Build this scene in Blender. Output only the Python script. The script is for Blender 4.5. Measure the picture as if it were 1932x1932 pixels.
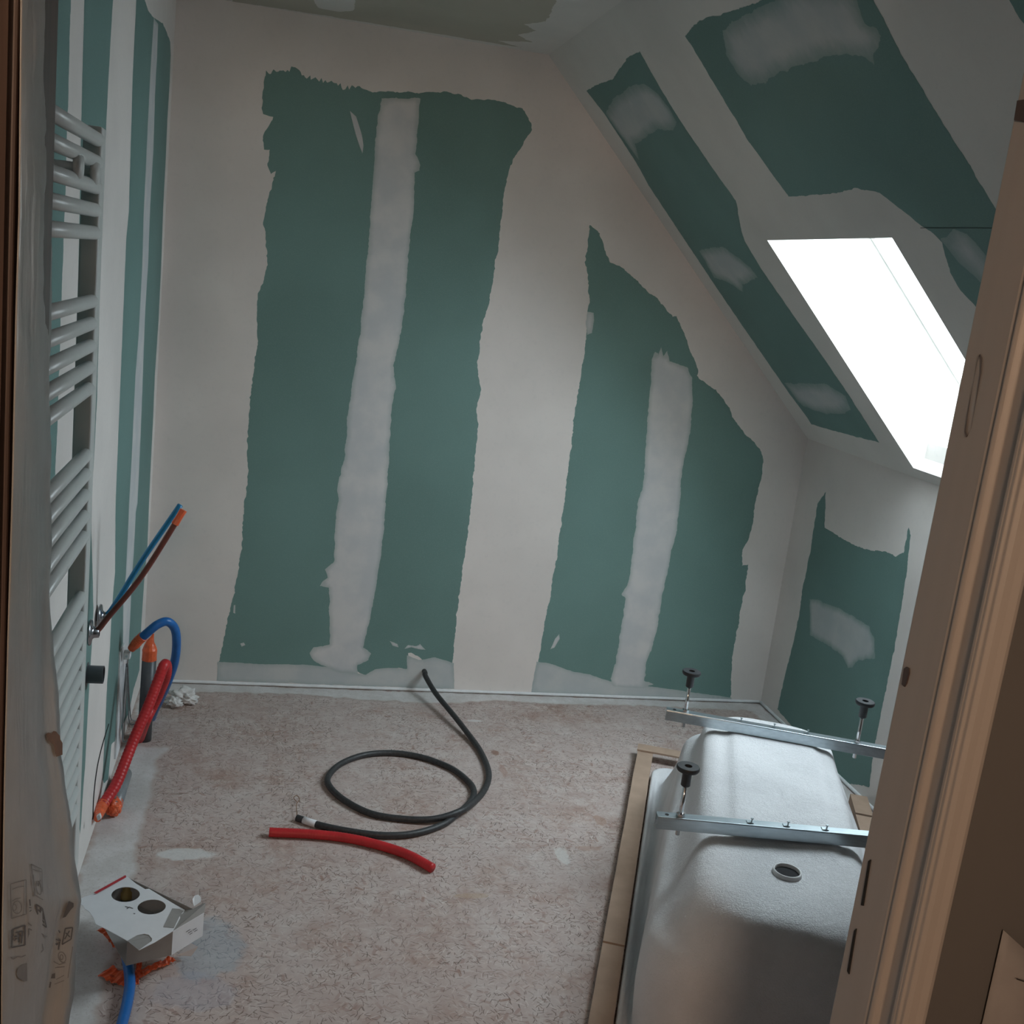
import bpy, bmesh, math, random
import numpy as np
from mathutils import Vector, Matrix, noise
from mathutils.geometry import delaunay_2d_cdt

for o in list(bpy.data.objects): bpy.data.objects.remove(o)
S = bpy.context.scene
COL = S.collection

# ------------------------------------------------------------------ camera
F_PX, PITCH, YAW, ROLL = 2060.78, .2101, .2272, .1206
CAM = np.array([0., 0., 1.57])
cy, sy, cp, sp = math.cos(YAW), math.sin(YAW), math.cos(PITCH), math.sin(PITCH)
FW = np.array([sy*cp, cy*cp, -sp]); RI0 = np.array([cy, -sy, 0.]); UP0 = np.cross(RI0, FW)
RI = math.cos(ROLL)*RI0 + math.sin(ROLL)*UP0
UP = -math.sin(ROLL)*RI0 + math.cos(ROLL)*UP0
cam = bpy.data.objects.new('camera', bpy.data.cameras.new('camera')); COL.objects.link(cam)
M = Matrix(((RI[0], UP[0], -FW[0], CAM[0]), (RI[1], UP[1], -FW[1], CAM[1]), (RI[2], UP[2], -FW[2], CAM[2]), (0, 0, 0, 1)))
cam.matrix_world = M
cam.data.sensor_width = 36; cam.data.lens = 36*F_PX/1932; cam.data.clip_start = .02
S.camera = cam

# ------------------------------------------------------------------ light and exposure
S.view_settings.view_transform = 'Standard'; S.view_settings.look = 'None'
S.view_settings.gamma = 1; S.view_settings.use_curve_mapping = False
S.view_settings.exposure = 1.5
W = bpy.data.worlds.new('sky'); S.world = W; W.use_nodes = True
nt = W.node_tree; nt.nodes.clear()
wo = nt.nodes.new('ShaderNodeOutputWorld'); bg = nt.nodes.new('ShaderNodeBackground')
bg.inputs['Color'].default_value = (.93, .955, 1.0, 1); bg.inputs['Strength'].default_value = 7.0
nt.links.new(bg.outputs[0], wo.inputs[0])

# room figures (metres)
D, XL, XR, KN, H, XS = 3.873, -.3864, 2.0264, 1.098, 2.32, .8305
XJ, YI, YN = .618, .905, .785          # right jamb face, inner and hall faces of the door wall
XJL = -.172
SN = np.array([-(H-KN), 0, -(XR-XS)]); SN = SN/np.linalg.norm(SN)     # slope normal into the room
SDIR = np.array([XR-XS, 0, KN-H]); SLEN = np.linalg.norm(SDIR); SDIR = SDIR/SLEN

def ray(x, y): return FW + RI*(x-966)/F_PX - UP*(y-966)/F_PX
class Plane:
    def __init__(s, o, u, v, n): s.o, s.u, s.v, s.n = [np.array(a, float) for a in (o, u, v, n)]
    def uv(s, x, y):
        d = ray(x, y); t = ((s.o-CAM)@s.n)/(d@s.n); q = CAM+d*t-s.o
        return (q@s.u, q@s.v)
    def p(s, u, v, h=0): return s.o+s.u*u+s.v*v+s.n*h
    def pt(s, x, y, h=0): a = s.uv(x, y); return s.p(a[0], a[1], h)
BACK = Plane((0, D, 0), (1, 0, 0), (0, 0, 1), (0, -1, 0))
LEFT = Plane((XL, 0, 0), (0, 1, 0), (0, 0, 1), (1, 0, 0))
KNEE = Plane((XR, 0, 0), (0, 1, 0), (0, 0, 1), (-1, 0, 0))
FLOOR = Plane((0, 0, 0), (1, 0, 0), (0, 1, 0), (0, 0, 1))
CEIL = Plane((0, 0, H), (1, 0, 0), (0, 1, 0), (0, 0, -1))
SLOPE = Plane((XS, 0, H), SDIR, (0, 1, 0), SN)
def hit(x, y, ax, v):
    d = ray(x, y); return Vector(CAM+d*(v-CAM[ax])/d[ax])

al = bpy.data.lights.new('skylight_portal', 'AREA'); al.shape = 'RECTANGLE'
al.size, al.size_y = 1.0, .8
al.cycles.is_portal = True
SKU0, SKU1 = .4556*SLEN, .9715*SLEN
SKV1 = 3.081; SKV0 = SLOPE.uv(1682, 447)[1]
pc = SLOPE.p((SKU0+SKU1)/2, (SKV0+SKV1)/2, -.30)
po = bpy.data.objects.new('skylight_portal', al); COL.objects.link(po)
zz = Vector(-SN); xx = Vector(SDIR); yy = zz.cross(xx)
po.matrix_world = Matrix(((xx[0], yy[0], zz[0], pc[0]), (xx[1], yy[1], zz[1], pc[1]), (xx[2], yy[2], zz[2], pc[2]), (0, 0, 0, 1)))

# ------------------------------------------------------------------ materials
def srgb(r, g, b): return tuple(((c/255)/12.92 if c/255 < .04045 else ((c/255+.055)/1.055)**2.4) for c in (r, g, b))
class N:
    def __init__(s, name):
        s.m = bpy.data.materials.new(name); s.m.use_nodes = True; s.t = s.m.node_tree
        s.b = s.t.nodes['Principled BSDF']; s.tc = None
    def n(s, ty, **kw):
        o = s.t.nodes.new(ty)
        for k, v in kw.items(): setattr(o, k, v)
        return o
    def l(s, a, b): s.t.links.new(a, b)
    def co(s):
        if not s.tc: s.tc = s.n('ShaderNodeTexCoord')
        return s.tc.outputs['Object']
    def noise(s, scale, detail=4, rough=.55, vec=None, dist=0):
        o = s.n('ShaderNodeTexNoise'); o.inputs['Scale'].default_value = scale; o.inputs['Detail'].default_value = detail
        o.inputs['Roughness'].default_value = rough; o.inputs['Distortion'].default_value = dist
        s.l(vec or s.co(), o.inputs['Vector']); return o.outputs['Fac']
    def math(s, op, a, b=None, c=None, clamp=False):
        o = s.n('ShaderNodeMath', operation=op); o.use_clamp = clamp
        for i, v in enumerate((a, b, c)):
            if v is None: continue
            if isinstance(v, (int, float)): o.inputs[i].default_value = v
            else: s.l(v, o.inputs[i])
        return o.outputs[0]
    def rng(s, v, a, b, c=0, d=1):
        o = s.n('ShaderNodeMapRange'); o.interpolation_type = 'SMOOTHSTEP'
        s.l(v, o.inputs['Value'])
        for k, x in zip(('From Min', 'From Max', 'To Min', 'To Max'), (a, b, c, d)): o.inputs[k].default_value = x
        return o.outputs[0]
    def mix(s, f, a, b):
        o = s.n('ShaderNodeMix', data_type='RGBA')
        if isinstance(f, (int, float)): o.inputs[0].default_value = f
        else: s.l(f, o.inputs[0])
        for i, v in ((6, a), (7, b)):
            if isinstance(v, tuple): o.inputs[i].default_value = (*v[:3], 1)
            else: s.l(v, o.inputs[i])
        return o.outputs[2]
    def color(s, v):
        if isinstance(v, tuple): s.b.inputs['Base Color'].default_value = (*v, 1)
        else: s.l(v, s.b.inputs['Base Color'])
    def set(s, **k):
        for a, v in k.items(): s.b.inputs[a.replace('_', ' ')].default_value = v
        return s
    def bump(s, h, strength=.3, dist=.002):
        o = s.n('ShaderNodeBump'); o.inputs['Strength'].default_value = strength; o.inputs['Distance'].default_value = dist
        s.l(h, o.inputs['Height']); s.l(o.outputs[0], s.b.inputs['Normal'])

GREEN = (.155, .265, .250); COMP = (.74, .70, .675); COMPB = (.70, .70, .70)
def m_plain(name, col, rough=.6, var=.12, scale=30, bump=0, bscale=200, metallic=0, **kw):
    m = N(name); f = m.noise(scale)
    m.color(m.mix(m.rng(f, .3, .7), tuple(c*(1-var) for c in col), tuple(min(1, c*(1+var)) for c in col)))
    m.set(Roughness=rough, Metallic=metallic, **kw)
    if bump: m.bump(m.noise(bscale), bump, .001)
    return m.m
def m_compound(name, col, var=.06):
    m = N(name); a = m.noise(2.2, 3); b = m.noise(60, 5); 
    c = m.mix(m.rng(a, .3, .7), tuple(x*(1-var) for x in col), tuple(min(1, x*(1+var)) for x in col))
    c = m.mix(m.math('MULTIPLY', m.rng(b, .5, .8), .12), c, (.5, .5, .5))
    m.color(c); m.set(Roughness=.8, Specular_IOR_Level=.25)
    m.bump(m.math('ADD', m.noise(25, 6), m.math('MULTIPLY', a, 2)), .12, .003); return m.m
def m_green():
    m = N('green_board'); a = m.noise(1.7, 3); b = m.noise(300, 2)
    c = m.mix(m.rng(a, .3, .7), tuple(x*.92 for x in GREEN), tuple(x*1.08 for x in GREEN))
    c = m.mix(m.math('MULTIPLY', m.rng(b, .4, .8), .15), c, (.30, .42, .38))
    m.color(c); m.set(Roughness=.7, Specular_IOR_Level=.3); return m.m
def m_patch(lo=.58, hi=.93, name='feathered_compound'):   # compound feathered out over the green board
    m = N(name); at = m.n('ShaderNodeAttribute', attribute_name='thick')
    st = m.n('ShaderNodeMapping'); st.inputs['Scale'].default_value = (1, 1, .35); m.l(m.co(), st.inputs[0])
    n1 = m.noise(38, 6, .65, st.outputs[0]); n2 = m.noise(6, 3)
    f = m.math('ADD', at.outputs['Fac'], m.math('MULTIPLY', m.math('SUBTRACT', n1, .5), .55))
    f = m.math('ADD', f, m.math('MULTIPLY', m.math('SUBTRACT', n2, .5), .35))
    f = m.rng(f, -.1, .8, lo, hi)
    c = m.mix(m.rng(m.noise(9, 4), .35, .7), (.58, .595, .615), (.68, .67, .67))
    c = m.mix(f, GREEN, c)
    m.color(c); m.set(Roughness=.75, Specular_IOR_Level=.25); m.bump(m.noise(40, 5), .12, .002); return m.m
M_COMP = m_compound('wall_compound', COMP); M_GREEN = m_green(); M_PATCH = m_patch(); M_THIN = m_patch(.22, .66, 'thin_compound'); M_FOOT = m_patch(.55, .75, 'foot_compound')
M_CEIL = m_compound('ceiling_compound', (.66, .65, .62)); M_RAW = m_compound('ceiling_board', (.44, .425, .36))
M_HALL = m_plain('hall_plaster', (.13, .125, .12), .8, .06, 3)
M_WHITE = m_plain('white_enamel', (.64, .66, .65), .35, .02)
M_FRAME = m_plain('white_window_frame', (.85, .85, .85), .4, .02)
M_CHROME = m_plain('chrome', (.8, .8, .82), .12, .03, metallic=1)
M_ROSE = m_plain('satin_chrome', (.40, .41, .44), .22, .03, metallic=1)
M_ZINC = None

def m_floor():
    m = N('chipboard'); co = m.co()
    a = m.noise(1.6, 4); b = m.noise(14, 6, .65)
    c = m.mix(m.rng(a, .3, .7), (.43, .335, .305), (.49, .41, .385))
    c = m.mix(m.rng(b, .40, .75, 0, .6), c, (.60, .54, .51))
    c = m.mix(m.rng(m.noise(5, 5, .7), .50, .68, 0, .65), c, (.35, .225, .18))
    dens = m.rng(m.noise(4.5, 4, .6), .34, .62, .45, 1)
    def flakes(c, scale, ln, wd, col, amt, off, lo_):
        mp = m.n('ShaderNodeMapping'); mp.inputs['Location'].default_value = (off, off*.7, 0); mp.inputs['Scale'].default_value = (scale, scale, 0); m.l(co, mp.inputs[0])
        vo = m.n('ShaderNodeTexVoronoi', voronoi_dimensions='2D'); vo.inputs['Scale'].default_value = 1; vo.inputs['Randomness'].default_value = 1; m.l(mp.outputs[0], vo.inputs['Vector'])
        sb = m.n('ShaderNodeVectorMath', operation='SUBTRACT'); m.l(mp.outputs[0], sb.inputs[0]); m.l(vo.outputs['Position'], sb.inputs[1])
        sc = m.n('ShaderNodeSeparateColor'); m.l(vo.outputs['Color'], sc.inputs[0])
        ro = m.n('ShaderNodeVectorRotate', rotation_type='Z_AXIS'); m.l(sb.outputs[0], ro.inputs['Vector']); m.l(m.math('MULTIPLY', sc.outputs[0], 6.283), ro.inputs['Angle'])
        sx = m.n('ShaderNodeSeparateXYZ'); m.l(ro.outputs[0], sx.inputs[0])
        bend = m.math('MULTIPLY', m.math('MULTIPLY', sx.outputs[0], sx.outputs[0]), m.math('MULTIPLY', m.math('SUBTRACT', sc.outputs[2], .5), .8))
        fx = m.rng(m.math('ABSOLUTE', sx.outputs[0]), ln*.7, ln, 1, 0)
        fy = m.rng(m.math('ABSOLUTE', m.math('ADD', sx.outputs[1], bend)), wd*.5, wd, 1, 0)
        f = m.math('MULTIPLY', m.math('MULTIPLY', fx, fy), m.math('MULTIPLY', m.rng(sc.outputs[1], lo_+.12, lo_+.4), m.math('MULTIPLY', dens, amt)))
        return m.mix(f, c, col), f
    for q, (scale, ln, wd, col, amt, lo_) in enumerate([(24, .42, .18, (.56, .46, .42), .5, .2), (27, .42, .15, (.34, .225, .19), .6, .35), (36, .45, .10, (.62, .55, .52), .5, .3),
            (40, .46, .05, (.68, .63, .60), .6, .35), (44, .44, .06, (.19, .13, .105), .85, .3), (52, .46, .06, (.14, .10, .08), .9, .35), (60, .42, .075, (.17, .12, .10), .85, .3), (72, .46, .06, (.68, .62, .59), .6, .4), (31, .40, .032, (.08, .06, .05), .95, .5), (58, .44, .07, (.15, .105, .085), .9, .35), (20, .3, .10, (.30, .18, .14), .7, .6)]):
        c, f = flakes(c, scale, ln, wd, col, amt, 3.1*q+1, lo_)
    # plaster dust haze, blue chalk stain and brown stains, each at its own place on the floor
    dust = m.rng(m.noise(3.5, 6, .7), .45, .8, 0, .22)
    c = m.mix(dust, c, (.66, .64, .63))
    sp_ = m.n('ShaderNodeSeparateXYZ'); m.l(co, sp_.inputs[0])
    def blob(x, y, rx, ry, amt, col, c, ns=12, th=.5):
        dx = m.math('DIVIDE', m.math('SUBTRACT', sp_.outputs[0], x), rx); dy = m.math('DIVIDE', m.math('SUBTRACT', sp_.outputs[1], y), ry)
        d = m.math('ADD', m.math('MULTIPLY', dx, dx), m.math('MULTIPLY', dy, dy))
        d = m.math('ADD', d, m.math('MULTIPLY', m.math('SUBTRACT', m.noise(ns, 5, .7), .5), 3.4))
        return m.mix(m.rng(d, th, th+.7, amt, 0), c, col)
    P = lambda x, y: FLOOR.uv(x, y)
    for (x, y, rx, ry, amt, col) in [(400, 1790, .08, .11, .36, (.26, .40, .50)), (372, 1872, .10, .06, .28, (.38, .42, .52)), (934, 1420, .014, .02, .8, (.25, .14, .10)), (950, 1455, .012, .05, .5, (.36, .22, .17)),
            (1132, 1548, .02, .03, .6, (.36, .23, .17)), (1110, 1600, .04, .015, .5, (.40, .26, .20)), (350, 1612, .09, .03, .7, (.68, .70, .70)), (1060, 1612, .02, .05, .6, (.66, .66, .64)), (890, 1690, .05, .012, .5, (.42, .30, .2)), (895, 1360, .03, .01, .6, (.7, .7, .7))]:
        u, v = P(x, y); c = blob(u, v, rx, ry, amt, col, c, 8 if rx > .05 else 30)
    m.color(c); m.set(Roughness=.75, Specular_IOR_Level=.3); m.bump(m.noise(90, 4), .25, .002); return m.m
M_FLOOR = m_floor()
def m_smear():
    m = N('primer_smear'); at = m.n('ShaderNodeAttribute', attribute_name='thick')
    c = m.mix(m.rng(m.noise(12, 5, .7), .35, .7), (.58, .57, .56), (.72, .715, .72))
    c = m.mix(m.rng(m.noise(150, 5, .75), .52, .68, 0, .5), c, (.32, .28, .26))
    c = m.mix(m.rng(m.math('ADD', at.outputs['Fac'], m.math('MULTIPLY', m.noise(50, 4), .6)), .2, .9, .0, .82), (.46, .38, .345), c)
    m.color(c); m.set(Roughness=.6); m.bump(m.noise(70, 5), .3, .002); return m.m
M_SMEAR = m_smear()
def m_bath():
    m = N('bath_fibreglass'); n1 = m.noise(170, 4, .7, dist=1.2); n2 = m.noise(5, 4)
    c = m.mix(m.rng(n2, .3, .7), (.70, .70, .72), (.82, .82, .84))
    m.color(c); m.set(Roughness=.38, Specular_IOR_Level=.5)
    m.bump(m.math('ADD', n1, m.math('MULTIPLY', m.noise(45, 3), .7)), .8, .004); return m.m
M_BATH = m_bath()
def m_zinc():
    m = N('zinc'); mp = m.n('ShaderNodeMapping'); mp.inputs['Scale'].default_value = (4, 160, 160); m.l(m.co(), mp.inputs[0])
    m.color(m.mix(m.noise(1, 3, .5, mp.outputs[0]), (.38, .45, .50), (.62, .70, .74))); m.set(Metallic=.9, Roughness=.3); return m.m
M_ZINC = m_zinc()
def m_wrap():
    m = N('protective_film'); mp = m.n('ShaderNodeMapping'); mp.inputs['Scale'].default_value = (1, 1, .12); m.l(m.co(), mp.inputs[0])
    n1 = m.noise(60, 4, .5, mp.outputs[0], .6); n2 = m.noise(9, 3)
    m.color(m.mix(m.rng(n2, .35, .7), (.36, .365, .36), (.43, .435, .43))); m.set(Roughness=.33, Specular_IOR_Level=.6)
    m.bump(m.math('ADD', n1, n2), .4, .004); return m.m
M_WRAP = m_wrap()
def m_wood(name, a, b, sc=8, rough=.45):
    m = N(name); mp = m.n('ShaderNodeMapping'); mp.inputs['Scale'].default_value = (22, 22, .6); m.l(m.co(), mp.inputs[0])
    m.color(m.mix(m.rng(m.noise(sc, 3, .5, mp.outputs[0]), .3, .7), a, b)); m.set(Roughness=rough); return m.m
M_JAMB = m_wood('primed_frame', (.42, .385, .355), (.44, .405, .375), 2)
M_BROWN = m_wood('bare_wood', (.07, .045, .038), (.095, .062, .05))
M_TORN = m_plain('torn_brown', (.21, .135, .10), .8, .1, 60)
M_ROD = m_plain('dull_wire', (.20, .21, .22), .45, .1, metallic=.3)
M_RUBBER = m_plain('black_rubber', (.028, .03, .034), .5, .1)
M_CARD = m_plain('cardboard', (.42, .30, .225), .85, .06, 20, .2, 300)
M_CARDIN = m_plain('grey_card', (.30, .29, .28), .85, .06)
M_PAPER = m_plain('white_card', (.72, .73, .76), .6, .02)
M_RED = m_plain('red_plastic', (.50, .02, .025), .42, .1)
M_BLUE = m_plain('blue_plastic', (.012, .13, .42), .35, .1)
M_BLUET = m_plain('blue_tube', (.01, .20, .42), .35, .1)
M_BRT = m_plain('brown_red_tube', (.16, .045, .035), .4, .1)
M_ORANGE = m_plain('orange_tape', (.75, .13, .045), .35, .12, 60, .5, 90)
M_PVC = m_plain('grey_pvc', (.075, .085, .095), .4, .08)
M_PVCL = m_plain('light_grey_pvc', (.22, .24, .255), .35, .08)
M_BLACK = m_plain('black_cable', (.035, .036, .038), .5, .25, 120)
M_INK = m_plain('printed_ink', (.13, .13, .135), .5, .05)
M_INKL = m_plain('faint_print', (.23, .225, .22), .5, .05)
M_BRASS = m_plain('brass', (.34, .27, .10), .5, .1, metallic=.2)
M_COPPER = m_plain('copper_wire', (.35, .20, .12), .4, .1, metallic=.6)
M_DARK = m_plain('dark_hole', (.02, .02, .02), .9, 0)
M_BEAD = m_plain('sealant_bead', (.74, .76, .78), .6, .05, 40)
def m_glass():
    m = N('window_glass'); m.t.nodes.remove(m.b)
    tr = m.n('ShaderNodeBsdfTransparent'); tr.inputs[0].default_value = (.90, .96, .97, 1)
    gl = m.n('ShaderNodeBsdfGlossy'); gl.inputs['Roughness'].default_value = .02
    mx = m.n('ShaderNodeMixShader'); mx.inputs[0].default_value = .06
    m.l(tr.outputs[0], mx.inputs[1]); m.l(gl.outputs[0], mx.inputs[2]); m.l(mx.outputs[0], m.t.nodes['Material Output'].inputs[0]); return m.m
M_GLASS = m_glass()

# ------------------------------------------------------------------ mesh helpers
def obj(name, verts, faces, mat, parent=None, smooth=False, loc=None):
    me = bpy.data.meshes.new(name); o = bpy.data.objects.new(name, me); COL.objects.link(o)
    vs = [Vector(v) for v in verts]
    base = Vector((0, 0, 0)) if loc is None else Vector(loc)
    pw = Vector(parent['org']) if parent is not None and 'org' in parent else Vector((0, 0, 0))
    me.from_pydata([v-base for v in vs], [], faces); me.validate(); me.update()
    if parent is not None:
        o.parent = parent; o.location = base-pw
    else: o.location = base
    o['org'] = tuple(base)
    me.materials.append(mat)
    if smooth: me.polygons.foreach_set('use_smooth', [True]*len(me.polygons))
    return o
def empty(name, loc, label, cat, group=None):
    o = bpy.data.objects.new(name, None); COL.objects.link(o); o.location = loc; o['org'] = tuple(loc)
    o.empty_display_size = .05
    return tag(o, label, cat, group)
def tag(o, label=None, cat=None, group=None, kind=None):
    if label: o['label'] = label
    if cat: o['category'] = cat
    if group: o['group'] = group
    if kind: o['kind'] = kind
    return o
class G:      # collects geometry
    def __init__(s): s.v, s.f = [], []
    def add(s, v, f):
        k = len(s.v); s.v += [tuple(a) for a in v]; s.f += [tuple(i+k for i in q) for q in f]; return s
    def box(s, a, b):
        x0, y0, z0 = a; x1, y1, z1 = b
        return s.add([(x0, y0, z0), (x1, y0, z0), (x1, y1, z0), (x0, y1, z0), (x0, y0, z1), (x1, y0, z1), (x1, y1, z1), (x0, y1, z1)],
                     [(0, 3, 2, 1), (4, 5, 6, 7), (0, 1, 5, 4), (1, 2, 6, 5), (2, 3, 7, 6), (3, 0, 4, 7)])
    def obox(s, c, ax, ay, az):   # centre and half vectors
        c, ax, ay, az = [Vector(q) for q in (c, ax, ay, az)]
        v = [c+ax*i+ay*j+az*k for k in (-1, 1) for j in (-1, 1) for i in (-1, 1)]
        return s.add(v, [(0, 2, 3, 1), (4, 5, 7, 6), (0, 1, 5, 4), (1, 3, 7, 5), (3, 2, 6, 7), (2, 0, 4, 6)])
    def tube(s, pts, r, seg=12, cap=True, rfun=None):
        pts = [Vector(p) for p in pts]; n = len(pts); k = len(s.v)
        t0 = (pts[1]-pts[0]).normalized(); ref = Vector((0, 0, 1)) if abs(t0.z) < .9 else Vector((1, 0, 0))
        nrm = t0.cross(ref).normalized()
        for i, p in enumerate(pts):
            t = (pts[min(i+1, n-1)]-pts[max(i-1, 0)]).normalized()
            nrm = (nrm-t*nrm.dot(t)).normalized(); bn = t.cross(nrm)
            rr = r if rfun is None else rfun(i/(n-1), i)
            for j in range(seg):
                a = 2*math.pi*j/seg; s.v.append(tuple(p+(nrm*math.cos(a)+bn*math.sin(a))*rr))
        for i in range(n-1):
            for j in range(seg):
                a = k+i*seg+j; b = k+i*seg+(j+1) % seg; s.f.append((a, b, b+seg, a+seg))
        if cap:
            s.f.append(tuple(k+j for j in reversed(range(seg)))); s.f.append(tuple(k+(n-1)*seg+j for j in range(seg)))
        return s
    def lathe(s, c, ax, prof, seg=24):    # prof: (radius, height along ax)
        c = Vector(c); ax = Vector(ax).normalized(); ref = Vector((0, 0, 1)) if abs(ax.z) < .9 else Vector((1, 0, 0))
        u = ax.cross(ref).normalized(); w = ax.cross(u); k = len(s.v)
        for r, h in prof:
            for j in range(seg):
                a = 2*math.pi*j/seg; s.v.append(tuple(c+ax*h+(u*math.cos(a)+w*math.sin(a))*max(r, 1e-5)))
        for i in range(len(prof)-1):
            for j in range(seg):
                a = k+i*seg+j; b = k+i*seg+(j+1) % seg; s.f.append((a, b, b+seg, a+seg))
        return s
    def obj(s, name, mat, parent=None, smooth=False, loc=None): return obj(name, s.v, s.f, mat, parent, smooth, loc)
def spline(pts, n=8):
    P = [Vector(p) for p in pts]; P = [P[0]*2-P[1]]+P+[P[-1]*2-P[-2]]; out = []
    for i in range(1, len(P)-2):
        a, b, c, d = P[i-1:i+3]
        for k in range(n):
            t = k/n; out.append(.5*((2*b)+(c-a)*t+(2*a-5*b+4*c-d)*t*t+(3*b-a-3*c+d)*t**3))
    out.append(P[-2]); return out
def bevel(o, w=.003, seg=2, angle=40):
    m = o.modifiers.new('bevel', 'BEVEL'); m.width = w; m.segments = seg; m.limit_method = 'ANGLE'; m.angle_limit = math.radians(angle); return o
def solid(o, t): m = o.modifiers.new('thick', 'SOLIDIFY'); m.thickness = t; m.offset = 0; return o

def ragged(poly, amp=.0022, step=.006, seed=0, teeth=None):
    out = []; n = len(poly)
    for i in range(n):
        a = Vector(poly[i]); b = Vector(poly[(i+1) % n]); d = b-a; L = d.length
        if L < 1e-6: continue
        k = max(1, int(L/step)); nr = Vector((-d.y, d.x))/L
        for j in range(k):
            p = a+d*(j/k)
            q = Vector((p.x*28+seed*7.3, p.y*28, seed*3.1)); s_ = noise.fractal(q, .6, 2.3, 4)*amp*2
            if teeth and any(t[0] <= i < t[1] for t in teeth):
                s_ += (random.Random(i*97+j+seed).random()-.5)*teeth[0][2]
            s_ += noise.noise(Vector((p.x*220+seed, p.y*220, 0)))*amp*.5
            out.append((p.x+nr.x*s_, p.y+nr.y*s_))
    return out
def inpoly(px, py, P):
    c = np.zeros(len(px), bool); n = len(P)
    for i in range(n):
        x1, y1 = P[i]; x2, y2 = P[(i+1) % n]
        if y1 == y2: continue
        q = ((y1 > py) != (y2 > py)) & (px < (x2-x1)*(py-y1)/(y2-y1)+x1); c ^= q
    return c
def patch(name, plane, pix, mat, parent, h=.0008, amp=.0022, seed=0, feather=.03, grid=.02, uvin=False, teeth=None, step=.006):
    poly = [tuple(p) for p in pix] if uvin else [plane.uv(*p) for p in pix]
    area = sum(poly[i][0]*poly[(i+1) % len(poly)][1]-poly[(i+1) % len(poly)][0]*poly[i][1] for i in range(len(poly)))
    R = ragged(poly, amp, step, seed, teeth) if amp else poly
    A = np.array(R); x0, y0 = A.min(0); x1, y1 = A.max(0)
    gx, gy = np.meshgrid(np.arange(x0+grid/2, x1, grid), np.arange(y0+grid/2, y1, grid)); gx = gx.ravel(); gy = gy.ravel()
    k = inpoly(gx, gy, R); gx, gy = gx[k], gy[k]
    if len(gx):
        dd = np.min((gx[:, None]-A[None, :, 0])**2+(gy[:, None]-A[None, :, 1])**2, axis=1)**.5
        k = dd > grid*.3; gx, gy, dd = gx[k], gy[k], dd[k]
    else: dd = np.array([])
    pts = [Vector(p) for p in R]+[Vector((a, b)) for a, b in zip(gx, gy)]
    n = len(R)
    v, e, f, ov, oe, of = delaunay_2d_cdt(pts, [], [list(range(n))], 1, 1e-6)
    V = []; T = []
    for i, p in enumerate(v):
        src = ov[i][0] if ov[i] else -1
        t = 0. if src < n else min(1., dd[src-n]/feather)
        T.append(t); V.append(plane.p(p.x, p.y, h*(.5+.5*t)))
    if area < 0 and False: f = [tuple(reversed(q)) for q in f]
    o = obj(name, V, [tuple(q) for q in f], mat, parent)
    # face the room
    nn = Vector(plane.n)
    if sum(p.normal.dot(nn)*p.area for p in o.data.polygons) < 0: o.data.flip_normals()
    a = o.data.attributes.new('thick', 'FLOAT', 'POINT'); a.data.foreach_set('value', T)
    return o

# ------------------------------------------------------------------ the shell
TH = .10
fl = G().box((-1.6, -1.6, -.05), (2.3, D+.15, 0)).obj('floor', M_FLOOR); tag(fl, kind='structure')
wb = G().box((XL-.2, D, 0), (XR+.3, D+TH, H+.1)).obj('wall_back', M_COMP); tag(wb, kind='structure')
wl = G().box((XL-TH, YI, 0), (XL, D, H)).obj('wall_left', M_COMP); tag(wl, kind='structure')
wr = G().box((XR, YI-.15, 0), (XR+TH, D, KN+.12)).obj('wall_right', M_COMP); tag(wr, kind='structure')
ce = G().box((XL-TH, YI-.15, H), (XS, D, H+.08)).obj('ceiling', M_CEIL); tag(ce, kind='structure')
# sloped ceiling: a slab with the roof-window opening cut through it, so it has reveals
def slope_slab():
    g = G(); T = .36
    us = [-.02, SKU0, SKU1, SLEN+.03]; vs = [YI-.15, SKV0, SKV1, D]
    for i in range(3):
        for j in range(3):
            if i == 1 and j == 1: continue
            q = [SLOPE.p(a, b, h) for h in (0, -T) for a, b in ((us[i], vs[j]), (us[i+1], vs[j]), (us[i+1], vs[j+1]), (us[i], vs[j+1]))]
            g.add(q, [(0, 1, 2, 3), (7, 6, 5, 4)])
    for (a0, b0, a1, b1) in ((SKU0, SKV0, SKU1, SKV0), (SKU1, SKV0, SKU1, SKV1), (SKU1, SKV1, SKU0, SKV1), (SKU0, SKV1, SKU0, SKV0)):
        g.add([SLOPE.p(a0, b0), SLOPE.p(a1, b1), SLOPE.p(a1, b1, -T), SLOPE.p(a0, b0, -T)], [(0, 1, 2, 3)])
    return g
sl = slope_slab().obj('ceiling_sloped', M_CEIL); tag(sl, kind='structure')

# door wall with its opening, and the hall behind the camera that closes the light in
DTOP = 2.06; YNR = .815
g = G()
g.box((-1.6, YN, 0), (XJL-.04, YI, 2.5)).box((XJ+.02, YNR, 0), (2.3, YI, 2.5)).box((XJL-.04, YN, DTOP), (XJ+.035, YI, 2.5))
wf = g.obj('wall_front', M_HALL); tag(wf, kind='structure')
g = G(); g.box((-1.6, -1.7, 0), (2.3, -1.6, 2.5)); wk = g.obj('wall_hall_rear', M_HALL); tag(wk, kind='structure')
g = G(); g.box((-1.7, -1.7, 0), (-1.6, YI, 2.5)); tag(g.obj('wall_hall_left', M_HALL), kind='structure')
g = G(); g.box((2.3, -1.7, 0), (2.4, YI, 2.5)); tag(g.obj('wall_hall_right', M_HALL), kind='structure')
g = G(); g.box((-1.6, -1.6, 2.42), (2.3, YN, 2.5)); tag(g.obj('ceiling_hall', M_HALL), kind='structure')

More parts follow.
